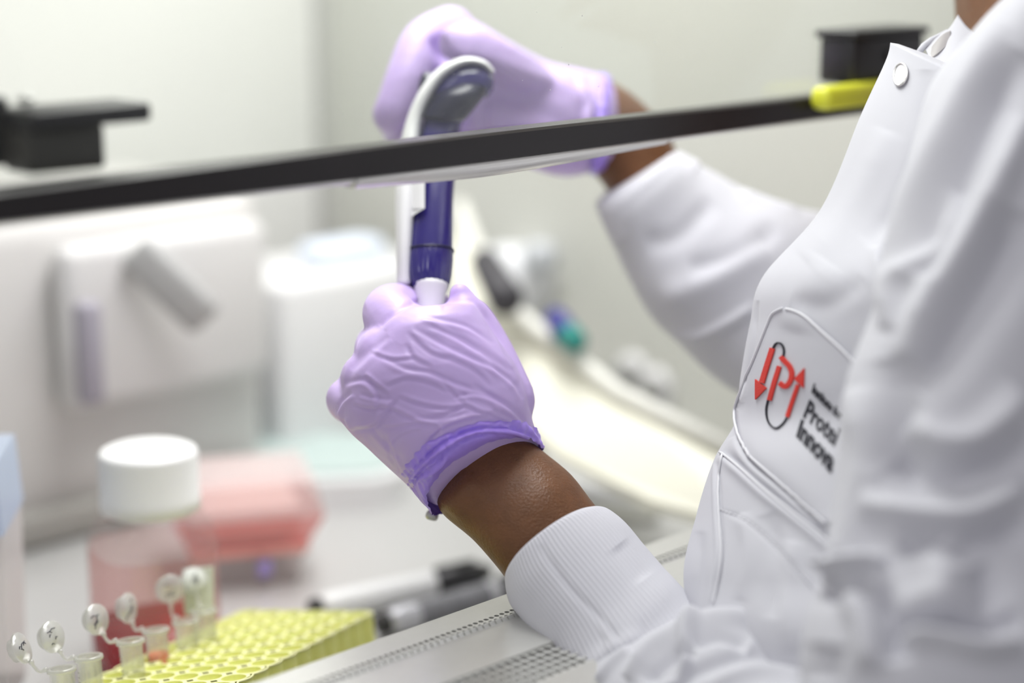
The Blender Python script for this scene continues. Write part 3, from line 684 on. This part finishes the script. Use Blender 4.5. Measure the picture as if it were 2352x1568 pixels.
body = obj('body', bm_, SKIN, person)
hair = remesh(join(ellipsoid(HD+Vector((.022, 0, .028)), .088, .084, .095), ellipsoid(HD+Vector((.085, 0, .03)), .05, .05, .05)), .005, 4)
obj('hair', hair, mat('black_hair', (.012, .010, .009), .7, bump=(300, .8, .003)), person)
for sy in (-1, 1):
    e = obj('eye', ellipsoid(HD+Vector((-.077, sy*.030, .0)), .009, .012, .009), mat('eye_white', (.8, .78, .75), .2), person)
    obj('iris', ellipsoid(HD+Vector((-.0845, sy*.030, .0)), .003, .005, .005), mat('iris_brown', (.03, .015, .008), .2), e)

# ------------------------------------------------------------------ lab coat
def me_of(t, nm='t'):
    me = bpy.data.meshes.new(nm); me.from_pydata([tuple(p) for p in t[0]], [], t[1]); me.update()
    bm = bmesh.new(); bm.from_mesh(me); bmesh.ops.recalc_face_normals(bm, faces=bm.faces); bm.to_mesh(me); bm.free(); return me
bx = 2860
T = [((2045, 98, .792), (2750, 400, .84), .085, .06, (0, 10)), ((2034, 140, .79), (2800, 440, .84), .088, .065, (0, 10)), ((1978, 262, .792), (bx, 500, .84), .098, .07, (0, 0)), ((1886, 478, .797), (bx, 600, .84), .112, .075, (0, 0)),
     ((1752, 635, .80), (bx, 640, .84), .122, .08, (0, 0)), ((1722, 745, .80), (bx, 750, .84), .122, .08), ((1700, 870, .80), (bx, 880, .84), .12, .08), ((1690, 965, .797), (bx, 980, .84), .116, .08),
     ((1640, 1055, .79), (bx, 1080, .83), .112, .08), ((1600, 1180, .78), (bx, 1200, .82), .108, .08), ((1570, 1330, .765), (bx, 1340, .80), .10, .08), ((1610, 1520, .745), (bx, 1530, .79), .10, .08), ((1720, 2000, .74), (2860, 2000, .79), .10, .09), ((1740, 2500, .76), (2880, 2500, .80), .11, .10)]
torso = me_of(ringloft(T, 420, 720, 1.62, capf=.05, farsk=0.0))
U = [((2420, -90, .70), (2800, -200, .80), .05, .08), ((2305, -5, .705), (bx, -40, .80), .07, .08), ((2222, 85, .71), (bx, 80, .80), .082, .08), ((2140, 190, .715), (bx, 190, .79), .088, .08), ((2095, 330, .705), (bx, 330, .77), .085, .08),
     ((2058, 520, .69), (bx, 520, .75), .078, .08), ((2008, 700, .68), (bx, 700, .73), .072, .08), ((1945, 870, .672), (bx-20, 870, .72), .068, .08), ((1925, 1040, .668), (bx-40, 1040, .71), .066, .08), ((1905, 1200, .662), (bx-60, 1200, .70), .066, .08),
     ((1893, 1310, .655), (bx-80, 1310, .69), .066, .08), ((1850, 1420, .645), (bx-100, 1430, .68), .066, .08), ((1836, 1560, .64), (bx-120, 1560, .67), .068, .08), ((1850, 1760, .64), (bx-200, 1800, .66), .06, .07), ((2000, 1950, .64), (2500, 1980, .66), .03, .04)]
upper = me_of(ringloft(U, 400, 640, 2.0, capf=.3))
Lo = [((1262, 1570, .757), (1600, 1392, .765), .034, .032), ((1300, 1620, .75), (1640, 1388, .757), .041, .035), ((1370, 1680, .735), (1720, 1398, .745), .047, .038), ((1470, 1760, .715), (1800, 1470, .73), .049, .04), ((1600, 1830, .695), (1860, 1540, .71), .05, .042), ((1760, 1900, .67), (1960, 1580, .69), .052, .045), ((1950, 1960, .65), (2100, 1600, .66), .05, .045)]
lower = me_of(ringloft(Lo, 260, 420, 2.1, capf=.3))
Rr = [((1541, 345, .946), (1372, 470, .935), .026, .026, (12, 6)), ((1580, 362, .946), (1392, 520, .935), .029, .028, (12, 6)), ((1640, 395, .95), (1430, 610, .94), .034, .034, (10, 5)), ((1735, 445, .95), (1490, 720, .94), .040, .040), ((1850, 480, .945), (1550, 780, .94), .046, .044), ((2000, 500, .94), (1690, 900, .93), .05, .04), ((2250, 500, .90), (1950, 1000, .90), .055, .055)]
right = me_of(ringloft(Rr, 160, 220, 2.2, capf=.08))
torso_st = [
 ([(2040, 300), (1990, 420), (1930, 520), (1850, 600)], 34, 1.2, 'r'),
 ([(2020, 560), (2032, 640), (2030, 760), (2010, 850)], 10, 1.6, 's'),
 ([(2128, 160), (2120, 330), (2060, 470), (1990, 560)], 22, 1.3, 'v'),
 ([(1900, 600), (1850, 680), (1830, 760)], 40, 1.0, 'r'),
 ([(1985, 640), (1900, 700), (1820, 690)], 26, .8, 'v'),
 ([(1655, 1040), (1700, 1078), (1760, 1132), (1880, 1228), (1960, 1300)], 7, 1.6, 's'),
 ([(1648, 1060), (1652, 1180), (1656, 1280), (1640, 1385)], 5, .9, 'p'),
 ([(1690, 1000), (1720, 1060), (1790, 1120), (1880, 1200)], 8, 1.2, 's'),
 ([(1700, 1180), (1720, 1260), (1700, 1380)], 20, 1.0, 'r'), ([(1760, 1180), (1790, 1300), (1770, 1420)], 22, 1.1, 'v'),
 ([(1820, 1240), (1800, 1350), (1820, 1500)], 26, 1.0, 'r'), ([(1610, 1220), (1600, 1330), (1590, 1430)], 14, .8, 'v'),
 ([(1655, 1170), (1720, 1200), (1790, 1265), (1850, 1330)], 4, .5, 'v'),
 ([(1740, 690), (1728, 800), (1708, 900), (1700, 960)], 5, .9, 'v')]
folds(torso, [(p, w, a*1.4, k) for p, w, a, k in torso_st])
upper_st = [
 ([(2300, 40), (2200, 240), (2110, 420), (2030, 600), (1990, 700)], 26, 2.4, 'r'),
 ([(2352, 120), (2260, 300), (2180, 470), (2120, 640)], 34, 3.0, 'v'),
 ([(2352, 260), (2290, 420), (2220, 560), (2140, 700), (2080, 830)], 30, 3.4, 'r'),
 ([(2330, 480), (2300, 600), (2200, 760), (2100, 900)], 46, 3.5, 'v'),
 ([(2190, 430), (2150, 560), (2060, 650), (2040, 760)], 18, 2.4, 'r'),
 ([(1960, 890), (1990, 1040), (1960, 1220), (1930, 1300)], 30, 2.2, 'r'),
 ([(2050, 820), (2080, 980), (2060, 1100)], 40, 2.6, 'v'),
 ([(2352, 900), (2250, 1000), (2160, 1010), (2080, 960)], 30, 3.2, 'r'), ([(2352, 1000), (2240, 1090), (2120, 1110), (2040, 1060)], 34, 2.6, 'v'),
 ([(2352, 1110), (2230, 1180), (2110, 1180), (1990, 1160)], 26, 3.4, 'r'), ([(2352, 1200), (2200, 1260), (2060, 1250)], 28, 2.6, 'v'),
 ([(1850, 1290), (1930, 1310), (1990, 1300), (2040, 1290)], 14, 4.0, 'r'), ([(1860, 1330), (1930, 1360), (2000, 1340)], 16, 3.0, 'v'),
 ([(2010, 1340), (2040, 1430), (2060, 1520)], 22, 4.0, 'v'), ([(1950, 1350), (1990, 1440), (2010, 1540)], 24, 3.0, 'r'), ([(2130, 1250), (2160, 1330), (2140, 1420)], 42, 3.6, 'r'),
 ([(2060, 1460), (2150, 1470), (2250, 1490), (2352, 1480)], 18, 4.0, 'r'), ([(2040, 1430), (2140, 1425), (2250, 1440), (2352, 1420)], 18, 3.4, 'v'),
 ([(1900, 1480), (1890, 1568)], 26, 2.0, 'v'), ([(2240, 1300), (2270, 1360), (2260, 1420)], 30, 2.6, 'v'), ([(2000, 540), (2120, 640), (2300, 640)], 30, 0, 'r')]
folds(upper, [(p, w*1.25, a*2.1, k) for p, w, a, k in upper_st])
lower_st = [
 ([(1560, 1500), (1600, 1440), (1680, 1425), (1760, 1450), (1780, 1490)], 14, 4.6, 'r'), ([(1590, 1480), (1650, 1460), (1720, 1480)], 12, 3.0, 'v'),
 ([(1440, 1560), (1500, 1490), (1570, 1450), (1610, 1420)], 15, 4.2, 'r'), ([(1480, 1568), (1540, 1510), (1600, 1490)], 13, 3.6, 'v'),
 ([(1370, 1568), (1410, 1520), (1450, 1490)], 10, 2.4, 'r'), ([(1500, 1600), (1560, 1560), (1580, 1500)], 12, 3.5, 'r'), ([(1530, 1600), (1600, 1540), (1740, 1500), (1840, 1530)], 18, 2.8, 'v'),
 ([(1620, 1580), (1740, 1540), (1860, 1560)], 18, 2.5, 'r')]
folds(lower, [(p, w, a*1.2, k) for p, w, a, k in lower_st])
right_st = [([(1480, 560), (1560, 540), (1640, 460)], 26, 2.0, 'v'), ([(1520, 690), (1640, 640), (1760, 560)], 34, 2.6, 'r'), ([(1540, 760), (1600, 775), (1680, 740), (1740, 700)], 14, 2.5, 'r'), ([(1700, 440), (1760, 460), (1840, 480)], 14, 2.2, 'r'), ([(1580, 620), (1680, 590), (1790, 520)], 24, 2.4, 'v')]
folds(right, right_st)
TT = bvh(torso)
coat = obj('lab_coat', torso, COAT, person)
obj('near_sleeve', upper, COAT, coat); obj('near_lower_sleeve', lower, COAT, coat); obj('far_sleeve', right, COAT, coat)
# ribbed cuffs
nr = 92
CU = [((1170, 1322, .775), (1376, 1168, .785), .029, .026, (-26, -26)), ((1163, 1338, .775), (1398, 1170, .785), .0305, .028, (-24, -24)), ((1172, 1385, .772), (1436, 1200, .782), .0315, .030, (-20, -20)), ((1205, 1430, .768), (1478, 1250, .778), .032, .031, (-14, -14)),
      ((1245, 1490, .763), (1530, 1310, .773), .0325, .031, (-8, -8)), ((1268, 1560, .757), (1590, 1372, .767), .0335, .0315), ((1310, 1640, .75), (1640, 1420, .76), .034, .032)]
cuff = me_of(ringloft(CU, 200, nr*8, 2.15, caps=(False, False), mod=lambda t, r: .011*abs(math.cos(nr*t/2))*min(1, .15+r*14)-.006))
folds(cuff, [([(1240, 1250), (1300, 1340), (1380, 1420), (1430, 1480)], 10, .8, 'v'), ([(1380, 1460), (1450, 1430), (1560, 1340)], 40, 1.2, 'r'), ([(1330, 1560), (1390, 1500), (1480, 1460)], 22, 1.5, 'r'), ([(1420, 1250), (1480, 1330)], 24, .8, 'v')])
obj('ribbed_cuff', cuff, RIB, coat)
ci = ringloft([((1172, 1322, .775), (1374, 1170, .785), .028, .025, (-26, -26)), ((1200, 1370, .775), (1400, 1215, .785), .0245, .022, (-16, -16))], 12, 120, 2.15, caps=(False, False)); obj('cuff_lining', ci, RIB, coat)
nr2 = 70
cf = me_of(ringloft([((1540, 343, .946), (1371, 472, .935), .0262, .026, (12, 6)), ((1560, 350, .946), (1380, 498, .935), .028, .027, (12, 6)), ((1605, 372, .948), (1408, 560, .937), .030, .030, (10, 5))], 60, nr2*6, 2.2, caps=(False, False), mod=lambda t, r: .012*abs(math.cos(nr2*t/2))+.004))
obj('ribbed_cuff', cf, RIB, coat)
# pocket with piping, seams
def gridpoly(left, right_, top_n=36, n=30):
    Lq, Rq = cr(left, top_n), cr(right_, top_n); out = []
    for i in range(top_n-1):
        for k in range(n):
            f = lambda i_, k_: tuple(Lq[i_]*(1-k_/n)+Rq[i_]*(k_/n)); out.append((f(i, k), f(i, k+1), f(i+1, k+1), f(i+1, k)))
    return out
pl = [(1806, 709), (1783, 722), (1768, 755), (1738, 830), (1710, 895), (1696, 945), (1699, 990), (1716, 1030), (1730, 1050)]
prr = [(1812, 710), (1850, 726), (1900, 768), (1950, 815), (2005, 880), (2030, 980), (2040, 1080), (2000, 1180), (1900, 1205)]
def solid(o, th, off=1):
    md = o.modifiers.new('th', 'SOLIDIFY'); md.thickness = th; md.offset = off; return o
PKT = mat('pocket_twill', (.59, .59, .635), .8, spec=.2, bump=(3000, .15, .0002))
pb = decal(TT, gridpoly(pl, prr), .0013); pocket = obj('chest_pocket', pb, PKT, coat)
solid(pocket, .0006, 1 if False else 0)
PIP = mat('pocket_piping', (.70, .70, .74), .6)
obj('piping', join(ontube(TT, pl, .00065, .0018), ontube(TT, [(1730, 1050), (1770, 1085), (1840, 1150), (1900, 1205)], .0006, .0016), ontube(TT, prr[:6], .0006, .0016)), PIP, coat)
obj('seam', ontube(TT, [(1655, 1040), (1700, 1078), (1760, 1132), (1880, 1228), (1940, 1280)], .0006, .0006), PIP, coat)
obj('seam', ontube(TT, [(1660, 1042), (1650, 1120), (1652, 1200), (1656, 1280), (1640, 1385)], .00055, .0005), PIP, coat)
st = []
P_ = cr([(1655, 1170), (1720, 1200), (1790, 1265), (1850, 1330), (1880, 1370)], 60)
for i in range(0, 58, 2): st.append(ontube(TT, [tuple(P_[i]), tuple(P_[i]*.4+P_[i+1]*.6), tuple(P_[i+1])], .00035, .0003, step=2, seg=6))
obj('stitching', join(*st), PIP, coat, kind='stuff')
# snap button
ring = [drop(TT, 2073+14.5*math.cos(a)+3*math.sin(a), 174-25*math.sin(a), .0012) for a in np.linspace(0, 2*math.pi, 40)]
sb = obj('snap_button', tube(ring, .00048, 8, cap=False), mat('snap_chrome', (.75, .73, .72), .18, metal=1), coat)
cq = []
for k in range(20):
    a0, a1 = 2*math.pi*k/20, 2*math.pi*(k+1)/20
    cq.append(((2073, 174), (2073+13*math.cos(a0)+3*math.sin(a0), 174-23*math.sin(a0)), (2073+13*math.cos(a1)+3*math.sin(a1), 174-23*math.sin(a1))))
obj('snap_face', decal(TT, cq, .0012), mat('snap_pearl', (.78, .78, .80), .3), coat, smooth=False)
# stand collar pieces at the neck
def sheet(rows, th):
    """rows of (x,y,d) -> smooth cloth sheet"""
    g = [cr(r, 14) for r in rows]; G = [cr([g[i][k] for i in range(len(rows))], 18) for k in range(14)]
    vs = [at(*G[k][i]) for k in range(14) for i in range(18)]; fs = [(k*18+i, k*18+i+1, (k+1)*18+i+1, (k+1)*18+i) for k in range(13) for i in range(17)]
    return vs, fs
c1 = obj('collar', sheet([[(2128, 118, .80), (2150, 92, .805), (2180, 72, .81), (2200, 40, .82)], [(2136, 140, .79), (2165, 120, .795), (2195, 96, .80), (2222, 70, .81)], [(2150, 190, .775), (2185, 160, .78), (2230, 130, .79), (2270, 110, .80)]], .001), COAT, coat); solid(c1, .0014)
c2 = obj('collar_edge', tube([at(2110, 122, .798), at(2122, 105, .80), at(2140, 92, .804), at(2165, 80, .808), at(2176, 74, .81)], .0014, 8), COAT, coat)
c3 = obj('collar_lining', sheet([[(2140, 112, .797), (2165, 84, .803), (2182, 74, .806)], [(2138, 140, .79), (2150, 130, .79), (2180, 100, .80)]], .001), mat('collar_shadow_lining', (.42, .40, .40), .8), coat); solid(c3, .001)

# emblem and lettering on the pocket
RED = mat('red_embroidery', (.66, .035, .022), .55, bump=(1500, .5, .0006)); BLK = mat('black_embroidery', (.02, .02, .03), .7, bump=(1500, .4, .0005))
def poly(pts):
    return [tuple((pts[i][0], pts[i][1]) for i in tri) for tri in tessellate_polygon([[Vector((x, y, 0)) for x, y in pts]])]
def refine(tris, lim=5):
    out = []; q = list(tris)
    while q:
        t = q.pop(); a = np.array(t, float)
        if len(t) == 4: out.append(t); continue
        e = [np.hypot(*(a[(i+1) % 3]-a[i])) for i in range(3)]; i = int(np.argmax(e))
        if e[i] > lim: m_ = tuple((a[i]+a[(i+1) % 3])/2); q += [(tuple(a[i]), m_, tuple(a[(i+2) % 3])), (m_, tuple(a[(i+1) % 3]), tuple(a[(i+2) % 3]))]
        else: out.append(t)
    return out
def patch(name, tris, m, off=.0021, th=.0006):
    o = obj(name, decal(TT, tris, off), m, coat, smooth=False); solid(o, th, 0); return o
patch('red_arrow', stroke_quads([(1784.5, 801), (1772, 840), (1760, 880)], 11)+refine(poly([(1745.5, 872), (1771, 891.5), (1745.5, 918)])), RED)
patch('red_letter_bowl', stroke_quads([(1803, 820), (1812.5, 831), (1822.5, 842), (1828, 858), (1824, 877), (1813, 888), (1800, 880)], 10.5), RED)
patch('red_letter_stem', stroke_quads([(1800, 842), (1788, 880), (1777, 919.5)], 9.5), RED)
patch('red_arrow', stroke_quads([(1817, 960.5), (1829, 922), (1842, 884)], 8.5)+refine(poly([(1833.5, 871), (1856.5, 846), (1854.5, 891)])), RED)
patch('black_arc', stroke_quads([(1785.5, 801), (1791, 791), (1799, 788.5), (1806.5, 794), (1810, 806), (1808.5, 819)], 3.2), BLK, .002)
patch('black_loop', stroke_quads([(1773.6, 919), (1769.5, 941), (1771, 965), (1778, 981), (1790, 989), (1802, 982), (1811, 971), (1816, 961)], 3), BLK, .002)
def lettering(name, txt, O, cap, base, wtxt, bold=0):
    c = bpy.data.curves.new('t', 'FONT'); c.body = txt; c.size = 1; c.resolution_u = 3; c.offset = bold; o = bpy.data.objects.new('t', c); COL.objects.link(o)
    dg = bpy.context.evaluated_depsgraph_get(); dg.update(); me = bpy.data.meshes.new_from_object(o.evaluated_get(dg)); bpy.data.objects.remove(o)
    X = max(p.co.x for p in me.vertices); caph = .70
    f = lambda p: (O[0]+base[0]*p.x/X+cap[0]*p.y/caph, O[1]+base[1]*p.x/X+cap[1]*p.y/caph)
    tris = []
    for p in me.polygons:
        q = [f(me.vertices[i].co) for i in p.vertices]
        for i in range(1, len(q)-1): tris.append((q[0], q[i], q[i+1]))
    patch(name, refine(tris, 6), BLK, .0019, .0004)
lettering('lettering', 'Institute for', (1871, 899), (6, -20), (64, 68), 0, .012)
lettering('lettering', 'Protei', (1851, 957), (15, -42), (70, 73), 0, .014)
lettering('lettering', 'Innova', (1834, 1005), (13, -41), (80, 84), 0, .030)

# ------------------------------------------------------------------ gloves
G = [((1002, 1160, .788), (1240, 1012, .795), .027, .025, (-54, -64)), ((960, 1135, .788), (1236, 1000, .795), .031, .027, (-46, -54)), ((915, 1095, .788), (1226, 975, .795), .035, .029, (-30, -42)), ((850, 1035, .788), (1217, 940, .795), .037, .030, (-10, -16)), ((785, 965, .788), (1204, 885, .795), .037, .030),
     ((790, 868, .788), (1176, 826, .795), .036, .030), ((828, 800, .79), (1136, 770, .797), .033, .028), ((872, 745, .79), (1106, 722, .80), .029, .026), ((902, 712, .795), (1088, 696, .80), .022, .022)]
gp = [ringloft(G, 90, 90, 2.25, capf=.04, farsk=.3),
      capsule_chain([(935, 775, .785, .0135), (893, 722, .80, .0115), (911, 706, .826, .0108), (960, 708, .846, .0098), (1010, 716, .848, .0085)]),
      capsule_chain([(885, 820, .782, .013), (872, 800, .81, .0110), (880, 795, .838, .0105), (940, 800, .852, .0098), (1000, 805, .850, .0085)]),
      capsule_chain([(850, 870, .782, .012), (838, 868, .81, .0105), (848, 880, .838, .0100), (910, 880, .850, .0092), (980, 880, .848, .0082)]),
      capsule_chain([(830, 935, .784, .0105), (797, 915, .805, .0090), (806, 930, .828, .0085), (880, 935, .842, .0080), (940, 930, .842, .0072)]),
      capsule_chain([(1150, 920, .80, .015), (1112, 820, .81, .0135), (1086, 750, .812, .0110), (1066, 708, .808, .0085), (1060, 684, .808, .0060), (1057, 674, .808, .0048)])]
gm_ = remesh(join(*gp), .0012, 7, .5); gm_ = subdiv(gm_, 1)
def cz_(L): return [(700+x/2.24, 560+y/2.24) for x, y in L]
gs = [([(400, 580), (520, 640), (640, 660), (760, 710), (900, 760), (1000, 800), (1090, 860), (1140, 920)], 6, .9, 'p'),
      ([(560, 430), (700, 510), (850, 580), (980, 640), (1080, 720), (1120, 800)], 6, .8, 'p'), ([(520, 450), (640, 560), (760, 600), (880, 660), (960, 740)], 6, .7, 'n'),
      ([(620, 890), (720, 880), (820, 840), (900, 870), (1000, 890)], 5, .9, 'n'), ([(480, 790), (600, 830), (720, 850), (820, 840)], 5, .9, 'n'), ([(200, 720), (300, 700), (370, 760), (380, 850)], 6, .9, 'p'),
      ([(240, 830), (330, 850), (420, 850), (520, 890), (600, 930)], 5, .8, 'n'), ([(230, 960), (340, 950), (400, 900), (480, 800)], 6, 1.1, 'n'), ([(400, 950), (480, 945), (600, 930), (690, 960), (620, 1030)], 5, .8, 'n'),
      ([(410, 980), (440, 1080), (480, 1180)], 6, 1.0, 'n'), ([(340, 940), (400, 1010), (500, 1110)], 6, .8, 'p'), ([(640, 1010), (720, 950), (830, 910), (950, 890)], 5, 1.0, 'n'),
      ([(390, 425), (450, 365), (560, 305), (660, 292), (720, 300)], 7, 1.6, 'p'), ([(600, 370), (720, 390), (850, 430), (980, 520)], 6, .8, 'p'), ([(150, 880), (185, 810), (240, 760)], 6, 1.4, 'p'), ([(190, 900), (210, 950), (240, 980)], 6, 1.4, 'n'),
      ([(300, 680), (350, 720), (430, 780)], 5, .8, 'n'), ([(700, 700), (780, 790), (830, 840)], 5, .6, 'n'), ([(860, 720), (980, 790), (1080, 870), (1150, 930)], 6, .9, 'p'), ([(690, 440), (820, 500), (960, 580), (1060, 660)], 7, .6, 'n'),
      ([(520, 510), (560, 590), (660, 640)], 6, .6, 'n'), ([(640, 420), (760, 470), (900, 560)], 6, .6, 'p'), ([(330, 560), (450, 600), (570, 590)], 5, .6, 'n'), ([(760, 790), (860, 770), (960, 800), (1020, 850)], 5, .8, 'p'),
      ([(560, 880), (640, 900), (760, 890), (860, 860)], 5, .7, 'p'), ([(280, 770), (360, 790), (460, 800)], 5, .7, 'p'), ([(290, 1000), (340, 1070), (440, 1150)], 6, .7, 'n'),
      ([(450, 1040), (500, 990), (600, 960)], 5, .7, 'n'), ([(960, 860), (1040, 880), (1120, 940)], 5, .7, 'p'), ([(240, 650), (330, 560), (430, 470)], 8, .7, 'p'), ([(420, 740), (520, 700), (640, 720), (740, 770)], 5, .6, 'n'),
      ([(500, 400), (620, 370), (700, 400), (800, 470), (960, 600), (1050, 740)], 7, .5, 'p')]
folds(gm_, [(cz_(p), w, a*.55, k) for p, w, a, k in gs])
glove = obj('glove', gm_, GLOVE, person); glove['label'] = 'lavender glove on the near hand gripping the pipette tip end'
# rolled cuff of the glove
RL_ = [((936, 1112, .788), (1233, 986, .795), .0335, .028, (-50, -58)), ((948, 1124, .788), (1237, 996, .795), .0358, .0290, (-54, -63)), ((962, 1142, .788), (1241, 1007, .795), .0362, .0292, (-56, -66)), ((976, 1160, .788), (1245, 1017, .795), .0355, .0288, (-56, -66)), ((988, 1176, .788), (1247, 1025, .795), .0325, .0275, (-54, -64)), ((994, 1180, .788), (1246, 1028, .795), .0262, .025, (-50, -58))]
rl = me_of(ringloft(RL_, 60, 420, 2.2, caps=(False, False), farsk=.3, mod=lambda t, r: .012*math.sin(9*t+2+8*r)+.008*math.sin(23*t+5*r)+.006*math.sin(41*t-9*r)))
folds(rl, [([(930, 1110), (970, 1060), (1030, 1010), (1100, 985), (1180, 985), (1235, 1010)], 5, 1.2, 'p'), ([(940, 1130), (960, 1090), (1010, 1045), (1080, 1005), (1140, 992)], 5, 1.0, 'n'), ([(950, 1100), (1000, 1070), (1020, 1040)], 5, 1.0, 'p')])
obj('rolled_cuff', rl, GLOVED, glove)
obj('watch_edge', capsule3(at(985, 1181, .81), at(1000, 1186, .81), .0022, .0022, 12), mat('watch_steel', (.5, .5, .48), .3, metal=.8), person)
# far hand
Gf = [((1402, 185, .948), (1395, 380, .94), .026, .026), ((1385, 172, .948), (1350, 398, .94), .030, .028), ((1330, 158, .945), (1290, 405, .935), .032, .03), ((1255, 140, .94), (1215, 385, .93), .033, .03), ((1165, 92, .935), (1140, 350, .925), .034, .03), ((1090, 48, .93), (1060, 310, .92), .034, .03), ((1030, 30, .93), (990, 240, .925), .028, .026)]
gp = [ringloft(Gf, 70, 70, 2.3, capf=.3), capsule_chain([(1035, 72, .925, .0125), (975, 100, .905, .0115), (940, 170, .895, .0108), (912, 240, .892, .0100), (900, 262, .893, .0095)]),
      capsule_chain([(1000, 160, .94, .012), (940, 230, .93, .011), (915, 275, .92, .0105), (940, 300, .905, .0095)]), capsule_chain([(1010, 220, .94, .012), (950, 280, .93, .0105), (930, 320, .91, .0095), (960, 340, .895, .009)]),
      capsule_chain([(1060, 280, .94, .011), (1000, 330, .925, .010), (985, 345, .905, .009), (1020, 350, .893, .0085)]), capsule_chain([(1200, 190, .915, .014), (1150, 150, .895, .012), (1090, 110, .885, .0105), (1050, 100, .885, .009)])]
gf = remesh(join(*gp), .0016, 5)
folds(gf, [([(1000, 80), (1020, 125), (1060, 150)], 16, 4.0, 'v'), ([(1060, 130), (1150, 200), (1240, 250), (1350, 320)], 26, 3.0, 'v'), ([(1100, 120), (1200, 170), (1300, 200), (1340, 240)], 20, 2.0, 'r'), ([(1340, 180), (1370, 240), (1360, 320)], 8, 1.6, 'p'), ([(1310, 180), (1340, 240), (1330, 310)], 8, 1.2, 'n'), ([(1120, 220), (1110, 280), (1120, 320)], 12, 2, 'v')])
g2 = obj('glove', gf, GLOVE, person); g2['label'] = 'lavender glove on the far hand behind the glass'
cf2 = me_of(ringloft([((1378, 168, .948), (1358, 402, .94), .0315, .03), ((1392, 170, .948), (1375, 398, .94), .032, .03), ((1404, 182, .948), (1392, 385, .94), .0300, .028)], 20, 200, 2.3, caps=(False, False), mod=lambda t, r: .012*math.sin(11*t+6*r)+.007*math.sin(27*t)))
obj('rolled_cuff', cf2, GLOVED, g2)
